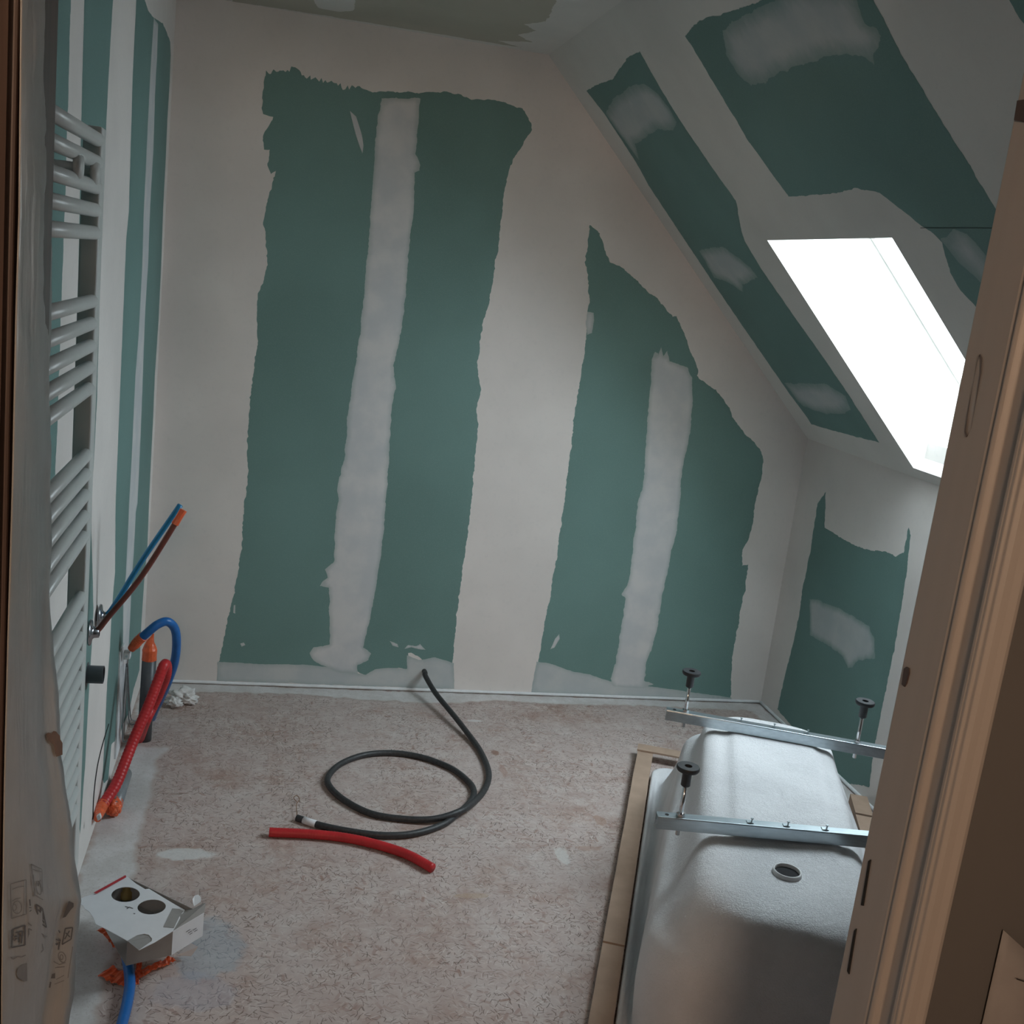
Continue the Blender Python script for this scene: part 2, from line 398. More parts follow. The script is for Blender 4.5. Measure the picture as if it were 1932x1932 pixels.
# pendant lamp in the hall behind the camera - warm
PX, PY, PZ = -.05, -.90, 1.86
lamp = empty('pendant_lamp', (PX, PY, 2.42), 'warm round pendant lamp hanging in the hall behind the viewpoint', 'lamp')
G().lathe((PX, PY, 2.42), (0, 0, -1), [(0, 0), (.05, 0), (.05, .02), (.0, .03)]).obj('ceiling_rose', M_WHITE, lamp, True)
G().tube([(PX, PY, 2.40), (PX, PY, PZ+.142)], .003, 8).obj('cord', M_WHITE, lamp, True)
ml = N('lamp_glow'); ml.b.inputs['Emission Color'].default_value = (1, .69, .47, 1); ml.b.inputs['Emission Strength'].default_value = 24; ml.color((.8, .8, .8))
G().lathe((PX, PY, PZ), (0, 0, 1), [(.14*math.sin(math.pi*k/12), -.14*math.cos(math.pi*k/12)) for k in range(13)]).obj('bulb', ml.m, lamp, True)

# ------------------------------------------------------------------ wall finishes: exposed green board and compound, where they are on the walls
A_ = [(500,139),(531,131),(561,132),(595,149),(625,154),(652,163),(685,170),(746,173),(847,174),(867,180),(897,188),(938,189),(985,205),(1002,232),(1004,245),(981,279),(961,319),(951,363),(943,437),(934,500),(930,530),(922,575),(908,620),(905,660),(900,690),(907,735),(899,775),(903,800),(896,860),(890,940),(882,1010),(868,1110),(858,1190),(854,1254),(838,1246),(821,1242),(797,1245),(784,1236),(772,1232),(769,1267),(752,1260),(737,1262),(707,1265),(690,1275),(673,1265),(640,1262),(612,1259),(569,1256),(501,1254),(412,1252),(417,1232),(429,1168),(441,1124),(451,1070),(457,1010),(462,950),(469,890),(466,860),(470,780),(478,700),(487,640),(484,575),(492,540),(505,500),(499,420),(505,373),(522,319),(510,329),(504,312),(509,282),(500,282),(495,265),(500,248),(515,222),(497,215),(495,185)]
patch('green_board', BACK, A_, M_GREEN, wb, .0005, .0025, 1, teeth=[(0, 6, .018)])
SA = [(720,185),(793,186),(788,240),(784,290),(793,312),(792,323),(783,326),(780,400),(770,480),(765,560),(755,640),(742,690),(746,730),(738,770),(735,850),(728,950),(718,1050),(708,1120),(695,1180),(685,1222),(700,1233),(695,1245),(673,1255),(675,1270),(640,1268),(612,1257),(590,1244),(584,1232),(592,1222),(622,1216),(622,1170),(621,1108),(603,1105),(618,1090),(613,1075),(630,1060),(632,1000),(638,940),(636,925),(640,900),(650,860),(655,800),(662,740),(672,680),(682,600),(690,520),(697,440),(702,360),(707,300),(710,240)]
patch('joint_compound', BACK, SA, M_PATCH, wb, .0014, .0018, 2, .022)
patch('joint_compound', BACK, [(660,209),(672,220),(683,255),(686,275),(684,290),(678,275),(670,250)], M_PATCH, wb, .0014, 0, 3, .004, .006)
patch('joint_compound', BACK, [(735,1209),(750,1215),(752,1221),(741,1218)], M_PATCH, wb, .0014, .001, 4, .008, .006)
patch('joint_compound', BACK, [(763,1224),(770,1217),(785,1219),(793,1214),(803,1226),(790,1225),(776,1221)], M_PATCH, wb, .0014, .001, 5, .008, .006)
patch('joint_compound', BACK, [(453,1214),(460,1212),(463,1217),(456,1220)], M_PATCH, wb, .0014, .0006, 50, .008, .005)
patch('joint_compound', BACK, [(441,1142),(444,1141),(444,1158),(440,1156)], M_PATCH, wb, .0014, .0003, 51, .008, .005)
B_ = [(1112,425),(1132,440),(1140,468),(1151,494),(1183,511),(1214,542),(1239,564),(1269,598),(1276,597),(1295,639),(1307,673),(1317,702),(1314,710),(1335,726),(1351,735),(1377,769),(1379,785),(1404,816),(1435,847),(1441,872),(1435,909),(1425,950),(1422,966),(1421,985),(1412,1016),(1398,1043),(1400,1068),(1412,1065),(1404,1115),(1395,1166),(1386,1211),(1380,1251),(1379,1302),(1378,1319),(1320,1317),(1304,1309),(1230,1298),(1155,1290),(1124,1289),(1112,1274),(1084,1271),(1040,1264),(1037,1255),(1014,1252),(1025,1190),(1037,1128),(1049,1059),(1064,950),(1073,878),(1082,800),(1093,723),(1101,676),(1107,623),(1111,567),(1109,515),(1102,494),(1109,474)]
patch('green_board', BACK, B_, M_GREEN, wb, .0005, .0025, 6)
SB = [(1230,679),(1236,664),(1243,670),(1247,655),(1252,672),(1258,662),(1263,682),(1279,687),(1298,695),(1306,713),(1307,754),(1303,816),(1292,862),(1284,909),(1283,950),(1276,1000),(1265,1050),(1250,1121),(1239,1190),(1220,1252),(1216,1283),(1233,1291),(1214,1298),(1155,1296),(1152,1280),(1161,1252),(1171,1190),(1180,1128),(1173,1122),(1184,1104),(1188,1081),(1192,1050),(1200,985),(1202,950),(1214,918),(1217,862),(1222,785),(1227,723)]
patch('joint_compound', BACK, SB, M_PATCH, wb, .0014, .0018, 7, .022)
patch('joint_compound', BACK, [(1038,1225),(1047,1205),(1055,1196),(1056,1205),(1046,1222)], M_PATCH, wb, .0014, .0005, 8, .006, .006)
patch('joint_compound', BACK, [(1108,588),(1120,590),(1121,600),(1117,628),(1108,632),(1105,610)], M_PATCH, wb, .0012, .001, 9, .02, .01)
patch('joint_compound', BACK, [(410,1249),(500,1253),(570,1254),(612,1257),(640,1264),(690,1273),(707,1263),(737,1260),(768,1262),(768,1236),(790,1245),(821,1240),(856,1251),(857,1300),(600,1291),(409,1284)], M_FOOT, wb, .0009, .001, 40, .02)
patch('joint_compound', BACK, [(1012,1248),(1037,1252),(1084,1268),(1112,1272),(1155,1287),(1230,1295),(1305,1306),(1380,1316),(1380,1320),(1200,1314),(1002,1307)], M_FOOT, wb, .0009, .001, 41, .02)
# sealant bead along the foot of the back wall
g = G(); pts = [Vector((x, D-.004, .008+.001*noise.noise(Vector((x*9, 0, 0))))) for x in np.linspace(XL+.01, XR-.01, 60)]
g.tube(pts, .006, 8); g.obj('sealant_bead', M_BEAD, wb, True)
g = G(); g.tube([(XR-.004, y, .008) for y in np.linspace(1.0, D-.01, 40)], .006, 8); g.obj('sealant_bead', M_BEAD, wr, True)

# sloped ceiling
S1 = [(1106,171),(1130,158),(1156,150),(1183,110),(1207,96),(1242,160),(1285,230),(1354,331),(1389,379),(1394,406),(1397,428),(1404,452),(1435,505),(1497,595),(1549,668),(1599,741),(1659,835),(1593,818),(1531,801),(1525,790),(1484,735),(1435,664),(1373,574),(1310,480),(1267,415),(1224,350),(1199,304),(1140,214)]
patch('green_board', SLOPE, S1, M_GREEN, sl, .0005, .0015, 11)
for k, (P_, fe) in enumerate([([(1143,214),(1156,187),(1188,163),(1215,158),(1242,176),(1263,203),(1277,230),(1271,246),(1242,243),(1199,272),(1206,302),(1172,256)], .05),
      ([(1320,474),(1329,468),(1363,465),(1391,484),(1416,505),(1430,524),(1401,536),(1401,550),(1376,533),(1348,524)], .05),
      ([(1480,722),(1528,724),(1559,724),(1596,747),(1605,773),(1594,781),(1559,781),(1517,767),(1505,756)], .06)]):
    patch('joint_compound', SLOPE, P_, M_THIN, sl, .0014, .0025, 12+k, fe)
S2 = [(1293,69),(1317,40),(1333,32),(1359,29),(1413,11),(1440,0),(1500,-30),(1630,-34),(1648,0),(1701,101),(1755,192),(1808,278),(1883,401),(1960,520),(1960,640),(1900,650),(1844,582),(1813,548),(1793,514),(1778,457),(1756,437),(1739,427),(1701,395),(1659,363),(1616,355),(1568,366),(1488,371),(1413,267),(1365,187),(1311,96)]
patch('green_board', SLOPE, S2, M_GREEN, sl, .0005, .0015, 16)
patch('joint_compound', SLOPE, [(1365,59),(1391,37),(1423,16),(1456,0),(1480,-20),(1612,-25),(1618,0),(1632,43),(1653,53),(1664,69),(1648,101),(1650,123),(1621,101),(1562,107),(1520,118),(1477,134),(1461,147),(1418,163),(1391,139),(1370,101)], M_THIN, sl, .0014, .003, 17, .06)
patch('joint_compound', SLOPE, [(1775,452),(1800,432),(1825,440),(1860,480),(1900,540),(1880,560),(1815,500)], M_THIN, sl, .0014, .003, 18, .08)
patch('green_board', SLOPE, [(1904,0),(1890,-30),(1980,-30),(2000,130),(1960,100),(1932,48)], M_GREEN, sl, .0005, .0015, 19)
g = G(); a, b = SLOPE.pt(1738, 429, .002), SLOPE.pt(1880, 429, .002)
g.tube([a, b], .0006, 6); g.obj('joint_and_shadow_line', M_DARK, sl)  # dark joint between two boards of the slope
# flat ceiling, raw board
C_ = [(430,-60),(440,3),(600,27),(746,51),(870,71),(985,90),(940,77),(1004,79),(975,66),(1012,58),(990,46),(1030,40),(1050,0),(1090,-60)]
patch('grey_board', CEIL, C_, M_RAW, ce, .0005, .003, 20)
patch('joint_compound', CEIL, [(588,-8),(600,15),(640,22),(668,20),(672,-8)], M_CEIL, ce, .001, .002, 21)
# knee wall
K_ = [(1558,928),(1556,995),(1579,1010),(1612,1028),(1639,1038),(1669,1040),(1690,1050),(1705,1043),(1714,996),(1719,1010),(1705,1121),(1684,1242),(1669,1314),(1651,1400),(1640,1485),(1600,1478),(1560,1440),(1510,1388),(1489,1364),(1467,1338),(1480,1278),(1495,1220),(1507,1166),(1514,1112),(1528,1046),(1537,986),(1543,949)]
patch('green_board', KNEE, K_, M_GREEN, wr, .0005, .002, 22)
patch('joint_compound', KNEE, [(1528,1130),(1543,1132),(1576,1145),(1612,1163),(1639,1181),(1650,1205),(1651,1242),(1621,1245),(1609,1260),(1600,1260),(1591,1239),(1561,1217),(1528,1199)], M_THIN, wr, .0014, .0025, 23, .03)
# left wall
L1 = [(40,-60),(134,-60),(133,0),(128,200),(122,400),(116,550),(108,800),(104,900),(107,930),(98,1000),(85,1300),(60,1500),(20,1500)]
patch('green_board', LEFT, L1, M_GREEN, wl, .0005, .002, 24)
L2 = [(162,-60),(213,-60),(213,0),(207,100),(200,240),(195,350),(191,450),(187,600),(183,750),(178,850),(175,900),(172,1000),(175,1100),(176,1150),(173,1220),(169,1280),(165,1350),(160,1450),(156,1500),(153,1550),(151,1575),(145,1530),(115,1450),(128,1100),(140,850),(146,600),(150,400),(153,230),(159,0)]
patch('green_board', LEFT, L2, M_GREEN, wl, .0005, .001, 25)
L3 = [(257,-60),(268,-60),(273,0),(280,21),(290,34),(307,44),(314,60),(321,78),(322,104),(320,155),(316,220),(312,311),(308,388),(304,500),(299,605),(292,709),(289,786),(285,864),(281,950),(278,1031),(272,1096),(266,1186),(263,1264),(252,1300),(243,1345),(233,1365),(224,1390),(210,1405),(207,1440),(204,1470),(196,1478),(193,1471),(196,1418),(198,1383),(202,1291),(207,1229),(210,1167),(214,1113),(217,1080),(218,950),(222,850),(226,750),(232,600),(238,450),(243,400),(250,150),(257,0)]
patch('green_board', LEFT, L3, M_GREEN, wl, .0005, .001, 26)
patch('joint_compound', LEFT, [(290,34),(298,46),(296,103),(292,181),(289,285),(283,388),(279,500),(274,579),(270,683),(267,773),(263,864),(259,950),(256,966),(252,1044),(248,1096),(245,1173),(243,1210),(241,1290),(236,1350),(229,1370),(228,1310),(231,1250),(232,1142),(237,1083),(242,979),(243,950),(248,864),(252,773),(255,709),(261,631),(268,500),(270,414),(276,285),(281,181),(285,103)], M_PATCH, wl, .0012, .0008, 27, .012)

G().tube(spline([LEFT.pt(204, 1366, .0015), LEFT.pt(191, 1410, .0015), LEFT.pt(182, 1450, .0015), LEFT.pt(176, 1500, .0015), LEFT.pt(174, 1546, .0015)], 6), .0013, 6).obj('joint_and_shadow_line', M_DARK, wl)  # thin dark cord standing in for a cable's shadow low on the wall
# floor: pale primer brushed along the walls
patch('primer_smear', FLOOR, [(XL+.001,D-.001),(.3,D-.001),(1.0,D-.001),(XR-.001,D-.001),(XR-.001,2.0),(XR-.06,2.0),(XR-.07,3.0),(XR-.08,D-.09),(1.5,D-.075),(1.1,D-.085),(.9,D-.07),(.75,D-.11),(.6,D-.12),(.35,D-.10),(.2,D-.075),(-.1,D-.08),(-.32,D-.09),(-.33,3.6),(XL+.001,3.55)], M_SMEAR, fl, .001, .006, 30, .02, uvin=True)
patch('primer_smear', FLOOR, [(232,1400),(272,1408),(318,1410),(312,1422),(296,1438),(303,1442),(296,1462),(290,1500),(283,1515),(276,1550),(270,1575),(262,1600),(258,1650),(250,1700),(238,1760),(200,1860),(185,1932),(150,1990),(100,1990),(120,1760),(145,1655)], M_SMEAR, fl, .001, .006, 31, .03)

# ------------------------------------------------------------------ roof window
wi = empty('window_1', SLOPE.p((SKU0+SKU1)/2, (SKV0+SKV1)/2, -.3), None, None); wi['kind'] = 'structure'
def sbox(u0, u1, v0, v1, h0, h1):
    g = G(); q = [SLOPE.p(u, v, h) for h in (h0, h1) for (u, v) in ((u0, v0), (u1, v0), (u1, v1), (u0, v1))]
    return g.add(q, [(0, 3, 2, 1), (4, 5, 6, 7), (0, 1, 5, 4), (1, 2, 6, 5), (2, 3, 7, 6), (3, 0, 4, 7)])
fw_ = .03
for (u0, u1, v0, v1) in ((SKU0, SKU0+fw_, SKV0, SKV1), (SKU1-fw_, SKU1, SKV0, SKV1), (SKU0+fw_, SKU1-fw_, SKV0, SKV0+fw_), (SKU0+fw_, SKU1-fw_, SKV1-fw_, SKV1)):
    bevel(sbox(u0, u1, v0, v1, -.33, -.265).obj('window_frame', M_FRAME, wi), .003)
sbox(SKU0+fw_*.5, SKU1-fw_*.5, SKV0+fw_*.5, SKV1-fw_*.5, -.312, -.306).obj('glass', M_GLASS, wi)

# ------------------------------------------------------------------ door frame
dr = empty('door_1', (XJ, YI, 0), None, None); dr['kind'] = 'structure'
def profile_post(name, prof, z0, z1, mat, parent):
    g = G(); n = len(prof)
    g.add([(x, y, z0) for x, y in prof]+[(x, y, z1) for x, y in prof], [(i, (i+1) % n, n+(i+1) % n, n+i) for i in range(n)]+[tuple(reversed(range(n))), tuple(range(n, 2*n))])
    return g.obj(name, mat, parent)
# right jamb, seen from the hall: reveal, rebate and moulded architrave
pr = [(XJ, YI+.004), (XJ, .853), (XJ+.0015, .849), (XJ-.002, .845), (XJ, .8405), (XJ+.006, .838), (XJ+.006, .8185), (XJ+.0015, .8165), (XJ+.0015, .811), (XJ+.022, .811), (XJ+.022, YI+.004)]
bevel(profile_post('jamb', pr, 0, DTOP, M_JAMB, dr), .0015, 2, 30)
ar = [(XJ+.002, .812), (XJ+.002, .808), (XJ+.0045, .8065), (XJ+.005, .803), (XJ+.009, .8005), (XJ+.016, .8), (XJ+.023, .7985), (XJ+.027, .7995), (XJ+.0295, .803), (XJ+.030, .8155), (XJ+.020, .8155)]
bevel(profile_post('architrave', ar, 0, DTOP+.05, M_JAMB, dr), .001, 2, 30)
# left jamb and its hall-side moulding
pl = [(XJL, YI+.004), (XJL, YN), (XJL-.05, YN), (XJL-.05, YI+.004)]
bevel(profile_post('jamb', pl, 0, DTOP, M_BROWN, dr), .002)
al_ = [(XJL-.003, .785), (XJL-.003, .772), (XJL-.010, .768), (XJL-.014, .772), (XJL-.055, .768), (XJL-.06, .775), (XJL-.06, .785)]
profile_post('architrave', al_, 0, DTOP+.05, M_BROWN, dr)
G().box((XJL-.05, YN, DTOP-.04), (XJ+.05, YI+.004, DTOP)).obj('lintel', M_JAMB, dr)
# strike plate recess and chipped notches on the right jamb
RJ = Plane((XJ, 0, 0), (0, 1, 0), (0, 0, 1), (-1, 0, 0))
def jpoly(pix, name, mat, h=.0012, parent=dr):
    q = [RJ.pt(x, y, h) for x, y in pix]; q2 = [RJ.pt(x, y, -.001) for x, y in pix]; n = len(q)
    o = G().add(q+q2, [tuple(range(n))]+[(i, (i+1) % n, n+(i+1) % n, n+i) for i in range(n)]).obj(name, mat, parent); return o
ring_o = [(1851,668),(1855,676),(1853,705),(1843,760),(1833,810),(1824,826),(1821,815),(1826,780),(1836,730),(1845,685)]
cx_, cy_ = 1838, 748
g = G(); n = len(ring_o); q = [RJ.pt(x, y, .0008) for x, y in ring_o]; q2 = [RJ.pt(cx_+(x-cx_)*.80, cy_+(y-cy_)*.965, .0008) for x, y in ring_o]
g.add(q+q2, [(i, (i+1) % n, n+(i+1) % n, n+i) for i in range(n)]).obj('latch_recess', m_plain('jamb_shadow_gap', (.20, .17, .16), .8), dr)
jpoly([(1707,1262),(1712,1258),(1717,1261),(1717,1270),(1712,1290),(1708,1296),(1703,1291)], 'notch', M_BROWN)
jpoly([(1921,190),(1935,188),(1935,231),(1915,227)], 'notch', M_BROWN)
for P_ in ([(1644,1622),(1640,1625),(1626,1708),(1630,1709)], [(1617,1752),(1613,1756),(1600,1832),(1603,1838)]):
    jpoly(P_, 'hinge_slot', M_DARK)
# paper sheet on the hall wall
HW = Plane((0, YNR, 0), (1, 0, 0), (0, 0, 1), (0, -1, 0))
u0, v0 = HW.uv(1888, 1750); u1, v1 = HW.uv(1960, 1815); u2, v2 = HW.uv(1848, 1932)
pg = G(); ng = 6
q = []
for j in range(ng+1):
    for i in range(ng+1):
        s_, t_ = i/ng, j/ng
        u = u0+(u1-u0)*s_+(u2-u0)*t_; v = v0+(v1-v0)*s_+(v2-v0)*t_*1.6
        q.append(HW.p(u, v, .004+.004*math.sin(s_*3)*math.sin(t_*2.4+.4)))
pg.add(q, [(j*(ng+1)+i, j*(ng+1)+i+1, (j+1)*(ng+1)+i+1, (j+1)*(ng+1)+i) for j in range(ng) for i in range(ng)])
sh = pg.obj('paper_sheet', m_plain('cream_paper', (.33, .315, .31), .8, .04), None, True); solid(sh, .0008)
tag(sh, 'cream paper sheet fixed to the hall wall right of the door frame', 'paper')
wv = spline([HW.pt(1903, 1832, .012), HW.pt(1915, 1830, .02), HW.pt(1932, 1838, .02), HW.pt(1950, 1860, .01)], 6)
tag(G().tube(wv, .0006, 6).obj('thin_wire', M_BLACK, None, True), 'thin dark wire curling out over the cream paper sheet on the hall wall', 'wire')

# ------------------------------------------------------------------ wrapped left jamb
wrp = empty('protective_film', (XJL, .84, 0), 'grey-white printed plastic film wrapped around the left door post, with a torn hole', 'film')
edge = [(97,-400),(100,0),(98,200),(95,600),(95,850),(96,1100),(100,1180),(108,1330),(112,1420),(125,1500),(138,1560),(145,1650),(152,1700),(146,1740),(142,1800),(140,1870),(130,1932),(118,2050),(100,2400)]
fold = [(84,-400),(84,0),(84,200),(84,600),(84,850),(82,1100),(80,1200),(78,1330),(82,1420),(92,1500),(101,1560),(112,1650),(122,1700),(112,1750),(102,1800),(92,1860),(80,1932),(70,2050),(60,2400)]
near = [(44,-400),(42,0),(40,200),(38,400),(32,600),(26,900),(17,1200),(14,1320),(12,1400),(10,1500),(9,1560),(8,1650),(7,1700),(6,1750),(6,1800),(5,1870),(5,1932),(2,2050),(0,2400)]
def interp(tab, y):
    for (a, b), (c, d) in zip(tab, tab[1:]):
        if b <= y <= d: return a+(c-a)*(y-b)/(d-b)
    return tab[-1][0]
rows = list(range(-400, 2401, 14)); V = []; nc = 15
for r_, yp in enumerate(rows):
    xe, xf, xn = interp(edge, yp), interp(fold, yp), interp(near, yp)
    pe = hit(xe, yp, 1, YI+.012); pf = hit(xf, yp, 1, YI-.012); pn = hit(xn, yp, 1, YN-.012)
    cross = [pn+Vector((-.0004, -.002, 0)), pn]
    z = pn.z
    for k in range(1, 8):
        t = k/8; q = pn.lerp(pf, t); q.x += math.sin(math.pi*t)*.004; cross.append(q)
    cross.append(pf)
    for k in range(1, 3): cross.append(pf.lerp(pe, k/3))
    cross.append(pe); cross.append(Vector((pe.x-.012, YI+.02, pe.z))); cross.append(Vector((XJL-.03, YI+.022, pe.z)))
    for k, q in enumerate(cross):
        d = noise.noise(Vector((k*.55, r_*.10, 2)))*.0022+noise.noise(Vector((k*1.3, r_*.45, 9)))*.0009
        if 1 < k < 13: q = q+Vector((d, 0, 0))
        V.append(q)
nr = len(rows); nc = len(cross)
Fc = [(i*nc+j, (i+1)*nc+j, (i+1)*nc+j+1, i*nc+j+1) for i in range(nr-1) for j in range(nc-1)]
film = obj('film_sheet', V, Fc, M_WRAP, wrp, True); solid(film, .0006)
def wpt(x, y, out=.003):      # a point on the film
    xe, xf, xn = interp(edge, y), interp(fold, y), interp(near, y)
    if x <= xf:
        t = (x-xn)/(xf-xn); yy_ = (YN-.012)+(YI-.012-YN+.012)*t
        # solve depth along the sheet so that the ray meets it
        a = hit(xn, y, 1, YN-.012); b = hit(xf, y, 1, YI-.012)
    else: a = hit(xf, y, 1, YI-.012); b = hit(xe, y, 1, YI+.012)
    # 2D intersection of the ray with segment a-b in plan
    d = ray(x, y); A2 = np.array([[d[0], -(b.x-a.x)], [d[1], -(b.y-a.y)]]); s_, t_ = np.linalg.solve(A2, np.array([a.x, a.y]))
    q = Vector(CAM+d*s_); q.x += math.sin(math.pi*max(0, min(1, t_)))*.004*(x <= xf)
    return q-Vector(d).normalized()*out
def decal(poly, mat, name='printed_mark', out=.0032):
    q = [wpt(x, y, out) for x, y in poly]; g = G().add(q, [tuple(range(len(q)))]); return g.obj(name, mat, wrp)
def line(pts, w, mat, g):
    P2 = [Vector(p) for p in pts]
    for a, b in zip(P2, P2[1:]):
        d = (b-a); nrm = Vector((-d.y, d.x)).normalized()*w/2
        q = [wpt(*p, .0034) for p in (a+nrm, b+nrm, b-nrm, a-nrm)]; g.add(q, [(0, 1, 2, 3)])
torn = decal([(87,1385),(91,1382),(97,1384),(101,1379),(106,1380),(109,1384),(113,1388),(114,1395),(118,1402),(118,1424),(112,1426),(106,1428),(104,1418),(101,1405),(96,1401),(91,1397)], M_TORN, 'torn_hole'); tag(torn, 'brown timber showing through torn hole')
# printed packaging marks (recycling boxes, material code panels), as lines and filled panels
def frame(pts, w=1.3, mat=M_INKL, nm='printed_mark', extra=()):
    g = G(); line(list(pts)+[pts[0]], w, mat, g)
    for e in extra: line(e, w, mat, g)
    return g.obj(nm, mat, wrp)
def arc(cx, cy, rx, ry, a0, a1, n=10, tilt=0): return [(cx+rx*math.cos(math.radians(a0+(a1-a0)*i/n))+tilt*math.sin(math.radians(a0+(a1-a0)*i/n)), cy+ry*math.sin(math.radians(a0+(a1-a0)*i/n))) for i in range(n+1)]
frame([(17,1668),(41,1660),(41,1725),(18,1733)], extra=[[(20,1678),(28,1674),(38,1672)], arc(27,1712,7,12,-150,170), arc(23,1712,3,6,0,360), [(20,1700),(25,1696),(33,1694)]])
frame([(49,1630),(69,1640),(71,1698),(56,1688)], extra=[[(52,1640),(68,1645)], arc(63,1675,5,13,0,360,12,2), [(58,1662),(62,1672),(66,1660)], [(53,1650),(55,1690)]])
g = G(); line([(47,1697),(48,1709)], 2.2, M_INK, g); line([(46,1712),(50,1713)], 1.6, M_INK, g); line([(47,1720),(50,1717)], 1.6, M_INK, g); g.obj('printed_mark', M_INK, wrp)
frame([(58,1706),(70,1714),(79,1750),(64,1740)], 2.4, M_INK, extra=[[(62,1716),(70,1725),(66,1732),(74,1741)], [(66,1712),(72,1735)]])
frame([(19,1754),(39,1746),(39,1783),(18,1788)], 2.6, M_INK, extra=[[(24,1760),(34,1757)], [(28,1758),(29,1778)], [(35,1756),(33,1780)], [(22,1768),(36,1765)], [(22,1775),(25,1772)]])
frame([(45,1752),(56,1758),(70,1782),(73,1792),(68,1797),(58,1790),(45,1778)], 2.6, M_INKL, extra=[arc(55,1774,6,9,-160,160,10,2), [(50,1766),(62,1784)], [(56,1782),(64,1776)]])
g = G(); line([(44,1741),(62,1757),(76,1766)], 1.6, M_INKL, g); line([(73,1765),(80,1768)], 2, M_INKL, g)
line([(17,1806),(20,1810),(27,1805),(33,1806),(40,1802)], 1.8, M_INKL, g); g.obj('printed_mark', M_INKL, wrp)
decal([(42,1817),(34,1820),(27,1828),(25,1838),(28,1846),(36,1851),(42,1851)], M_INKL)
decal([(130,1700),(139,1704),(139,1711),(134,1716),(124,1730),(118,1732),(124,1716)], M_INK)
frame([(123,1752),(137,1750),(134,1772),(117,1782)], 2.4, M_INK, extra=[[(124,1760),(132,1768)], [(131,1756),(122,1772)]])
g = G(); line([(104,1772),(114,1776)], 2.6, M_INK, g); line([(112,1778),(110,1792)], 3, M_INK, g); line([(104,1780),(108,1783)], 3, M_INK, g); line([(110,1755),(113,1760)], 2, M_INK, g); g.obj('printed_mark', M_INK, wrp)
g = G()
for a in (arc(117, 1806, 7, 10, 0, 360, 12, 2), arc(116, 1806, 3, 5, 0, 360, 8), [(101,1814),(112,1820),(124,1816)], [(104,1826),(122,1824)], [(106,1848),(121,1840)], [(103,1857),(121,1850)], [(137,1786),(128,1845)]): line(a, 1.5, M_INKL, g)
g.obj('printed_mark', M_INKL, wrp)
decal([(98,1838),(104,1836),(104,1846),(96,1846)], M_INK); decal([(94,1852),(97,1853),(95,1864),(92,1863)], M_INK)

# ------------------------------------------------------------------ towel radiator on the left wall
RX0, RX1, RY0, RY1 = -.336, -.3055, 1.50, 2.0
zt = hit(178, 237, 1, RY1).z; zb = .36
rad = empty('towel_radiator', (-.32, 1.75, zb), 'white steel ladder towel radiator on the left wall', 'radiator')
for y0 in (RY0-.03, RY1):
    bevel(G().box((RX0, y0, zb), (RX1, y0+(.045 if y0 > 1.8 else .03), zt)).obj('post', M_WHITE, rad), .004, 3)
tz = [263,306,353,396,439,568,610,652,693,733,858,894,933,973,1012,1126,1163,1201,1237,1275,1311,1348,1384,1420,1455,1491,1525]
TX = -.3125; TR = .0115
mesh = None
for k, yp in enumerate(tz):
    z = hit(181-(yp-263)*.030, yp, 1, RY1).z
    c = Vector((TX, RY0, z))
    if mesh is None:
        first = G().tube([(TX, RY0-.004, z), (TX, RY1-.003, z), (TX, RY1-.001, z), (TX, RY1, z)], TR, 20, True, lambda t, i: (TR, TR, TR*.85, TR*.5)[i]).obj('rung', M_WHITE, rad, True, c); mesh = first.data
    else:
        o = first.copy(); COL.objects.link(o); o.parent = rad; o.location = c-Vector(rad['org'])
z2 = hit(175, 330, 1, RY1).z
for y in (1.93, 1.78):      # wall brackets between the second and third rungs
    b = G().lathe((TX+.004, y, z2), (-1, 0, 0), [(0, -.011), (.016, -.011), (.018, -.006), (.018, 0), (.006, .002), (.006, .068), (.012, .068), (.012, .0678)], 20).obj('bracket', M_WHITE, rad, True)
M_W2 = M_WHITE

# ------------------------------------------------------------------ pipes on the left wall
def rosette_tube(px, py, end, mat, name, label, lab2, bend):
    w = Vector(LEFT.pt(px, py)); t = empty(name, w, label, 'pipe', 'thin supply pipes with chrome rosettes')
    G().lathe(w, (1, 0, 0), [(.012, .0005), (.012, .006), (.030, .006), (.0315, .008), (.030, .011), (.016, .014), (.0125, .018), (.0115, .028), (.0085, .029)], 28).obj('wall_rosette', M_ROSE, t, True)
    e = Vector(end); p1 = w+Vector((.024, 0, .006)); pts = spline([w+Vector((.004, 0, 0)), p1, p1.lerp(e, .12)+Vector((.002, 0, -.002)), p1.lerp(e, .5)+Vector(bend), e], 8)
    G().tube(pts, .0068, 12).obj('tube', mat, t, True)
    return t, e, pts
t1_, e1_, p1_ = rosette_tube(182, 1163, hit(340, 953, 1, 2.70), M_BLUET, 'supply_pipe', 'thin blue pipe slanting up out of a chrome rosette on the left wall', '', (.000, 0, .004))
t2_, e2_, p2_ = rosette_tube(163, 1193, hit(344, 966, 1, 2.62), M_BRT, 'supply_pipe', 'thin brown-red pipe slanting up out of a chrome rosette on the left wall', '', (.006, 0, -.010))
d_ = (p2_[-1]-p2_[-6])
G().tube([e2_-d_*.30, e2_-d_*.15, e2_+d_*.05], .0085, 10, True, lambda t, i: (.009, .0082, .0088)[i]).obj('tape_end', M_ORANGE, t2_, False)
w = Vector(LEFT.pt(164, 1272)); st = empty('waste_pipe_stub', w, 'short grey pipe stub sticking out of the left wall below the chrome rosettes', 'pipe')
G().lathe(w, (1, 0, 0), [(.0215, -.002), (.0215, .038), (.0190, .038), (.0185, -.01), (0, -.01)], 28).obj('pipe', M_PVC, st, True)
G().lathe(w, (1, 0, 0), [(.0, .0005), (.029, .001), (.029, .0)], 24).obj('wall_hole', M_PVC, st)
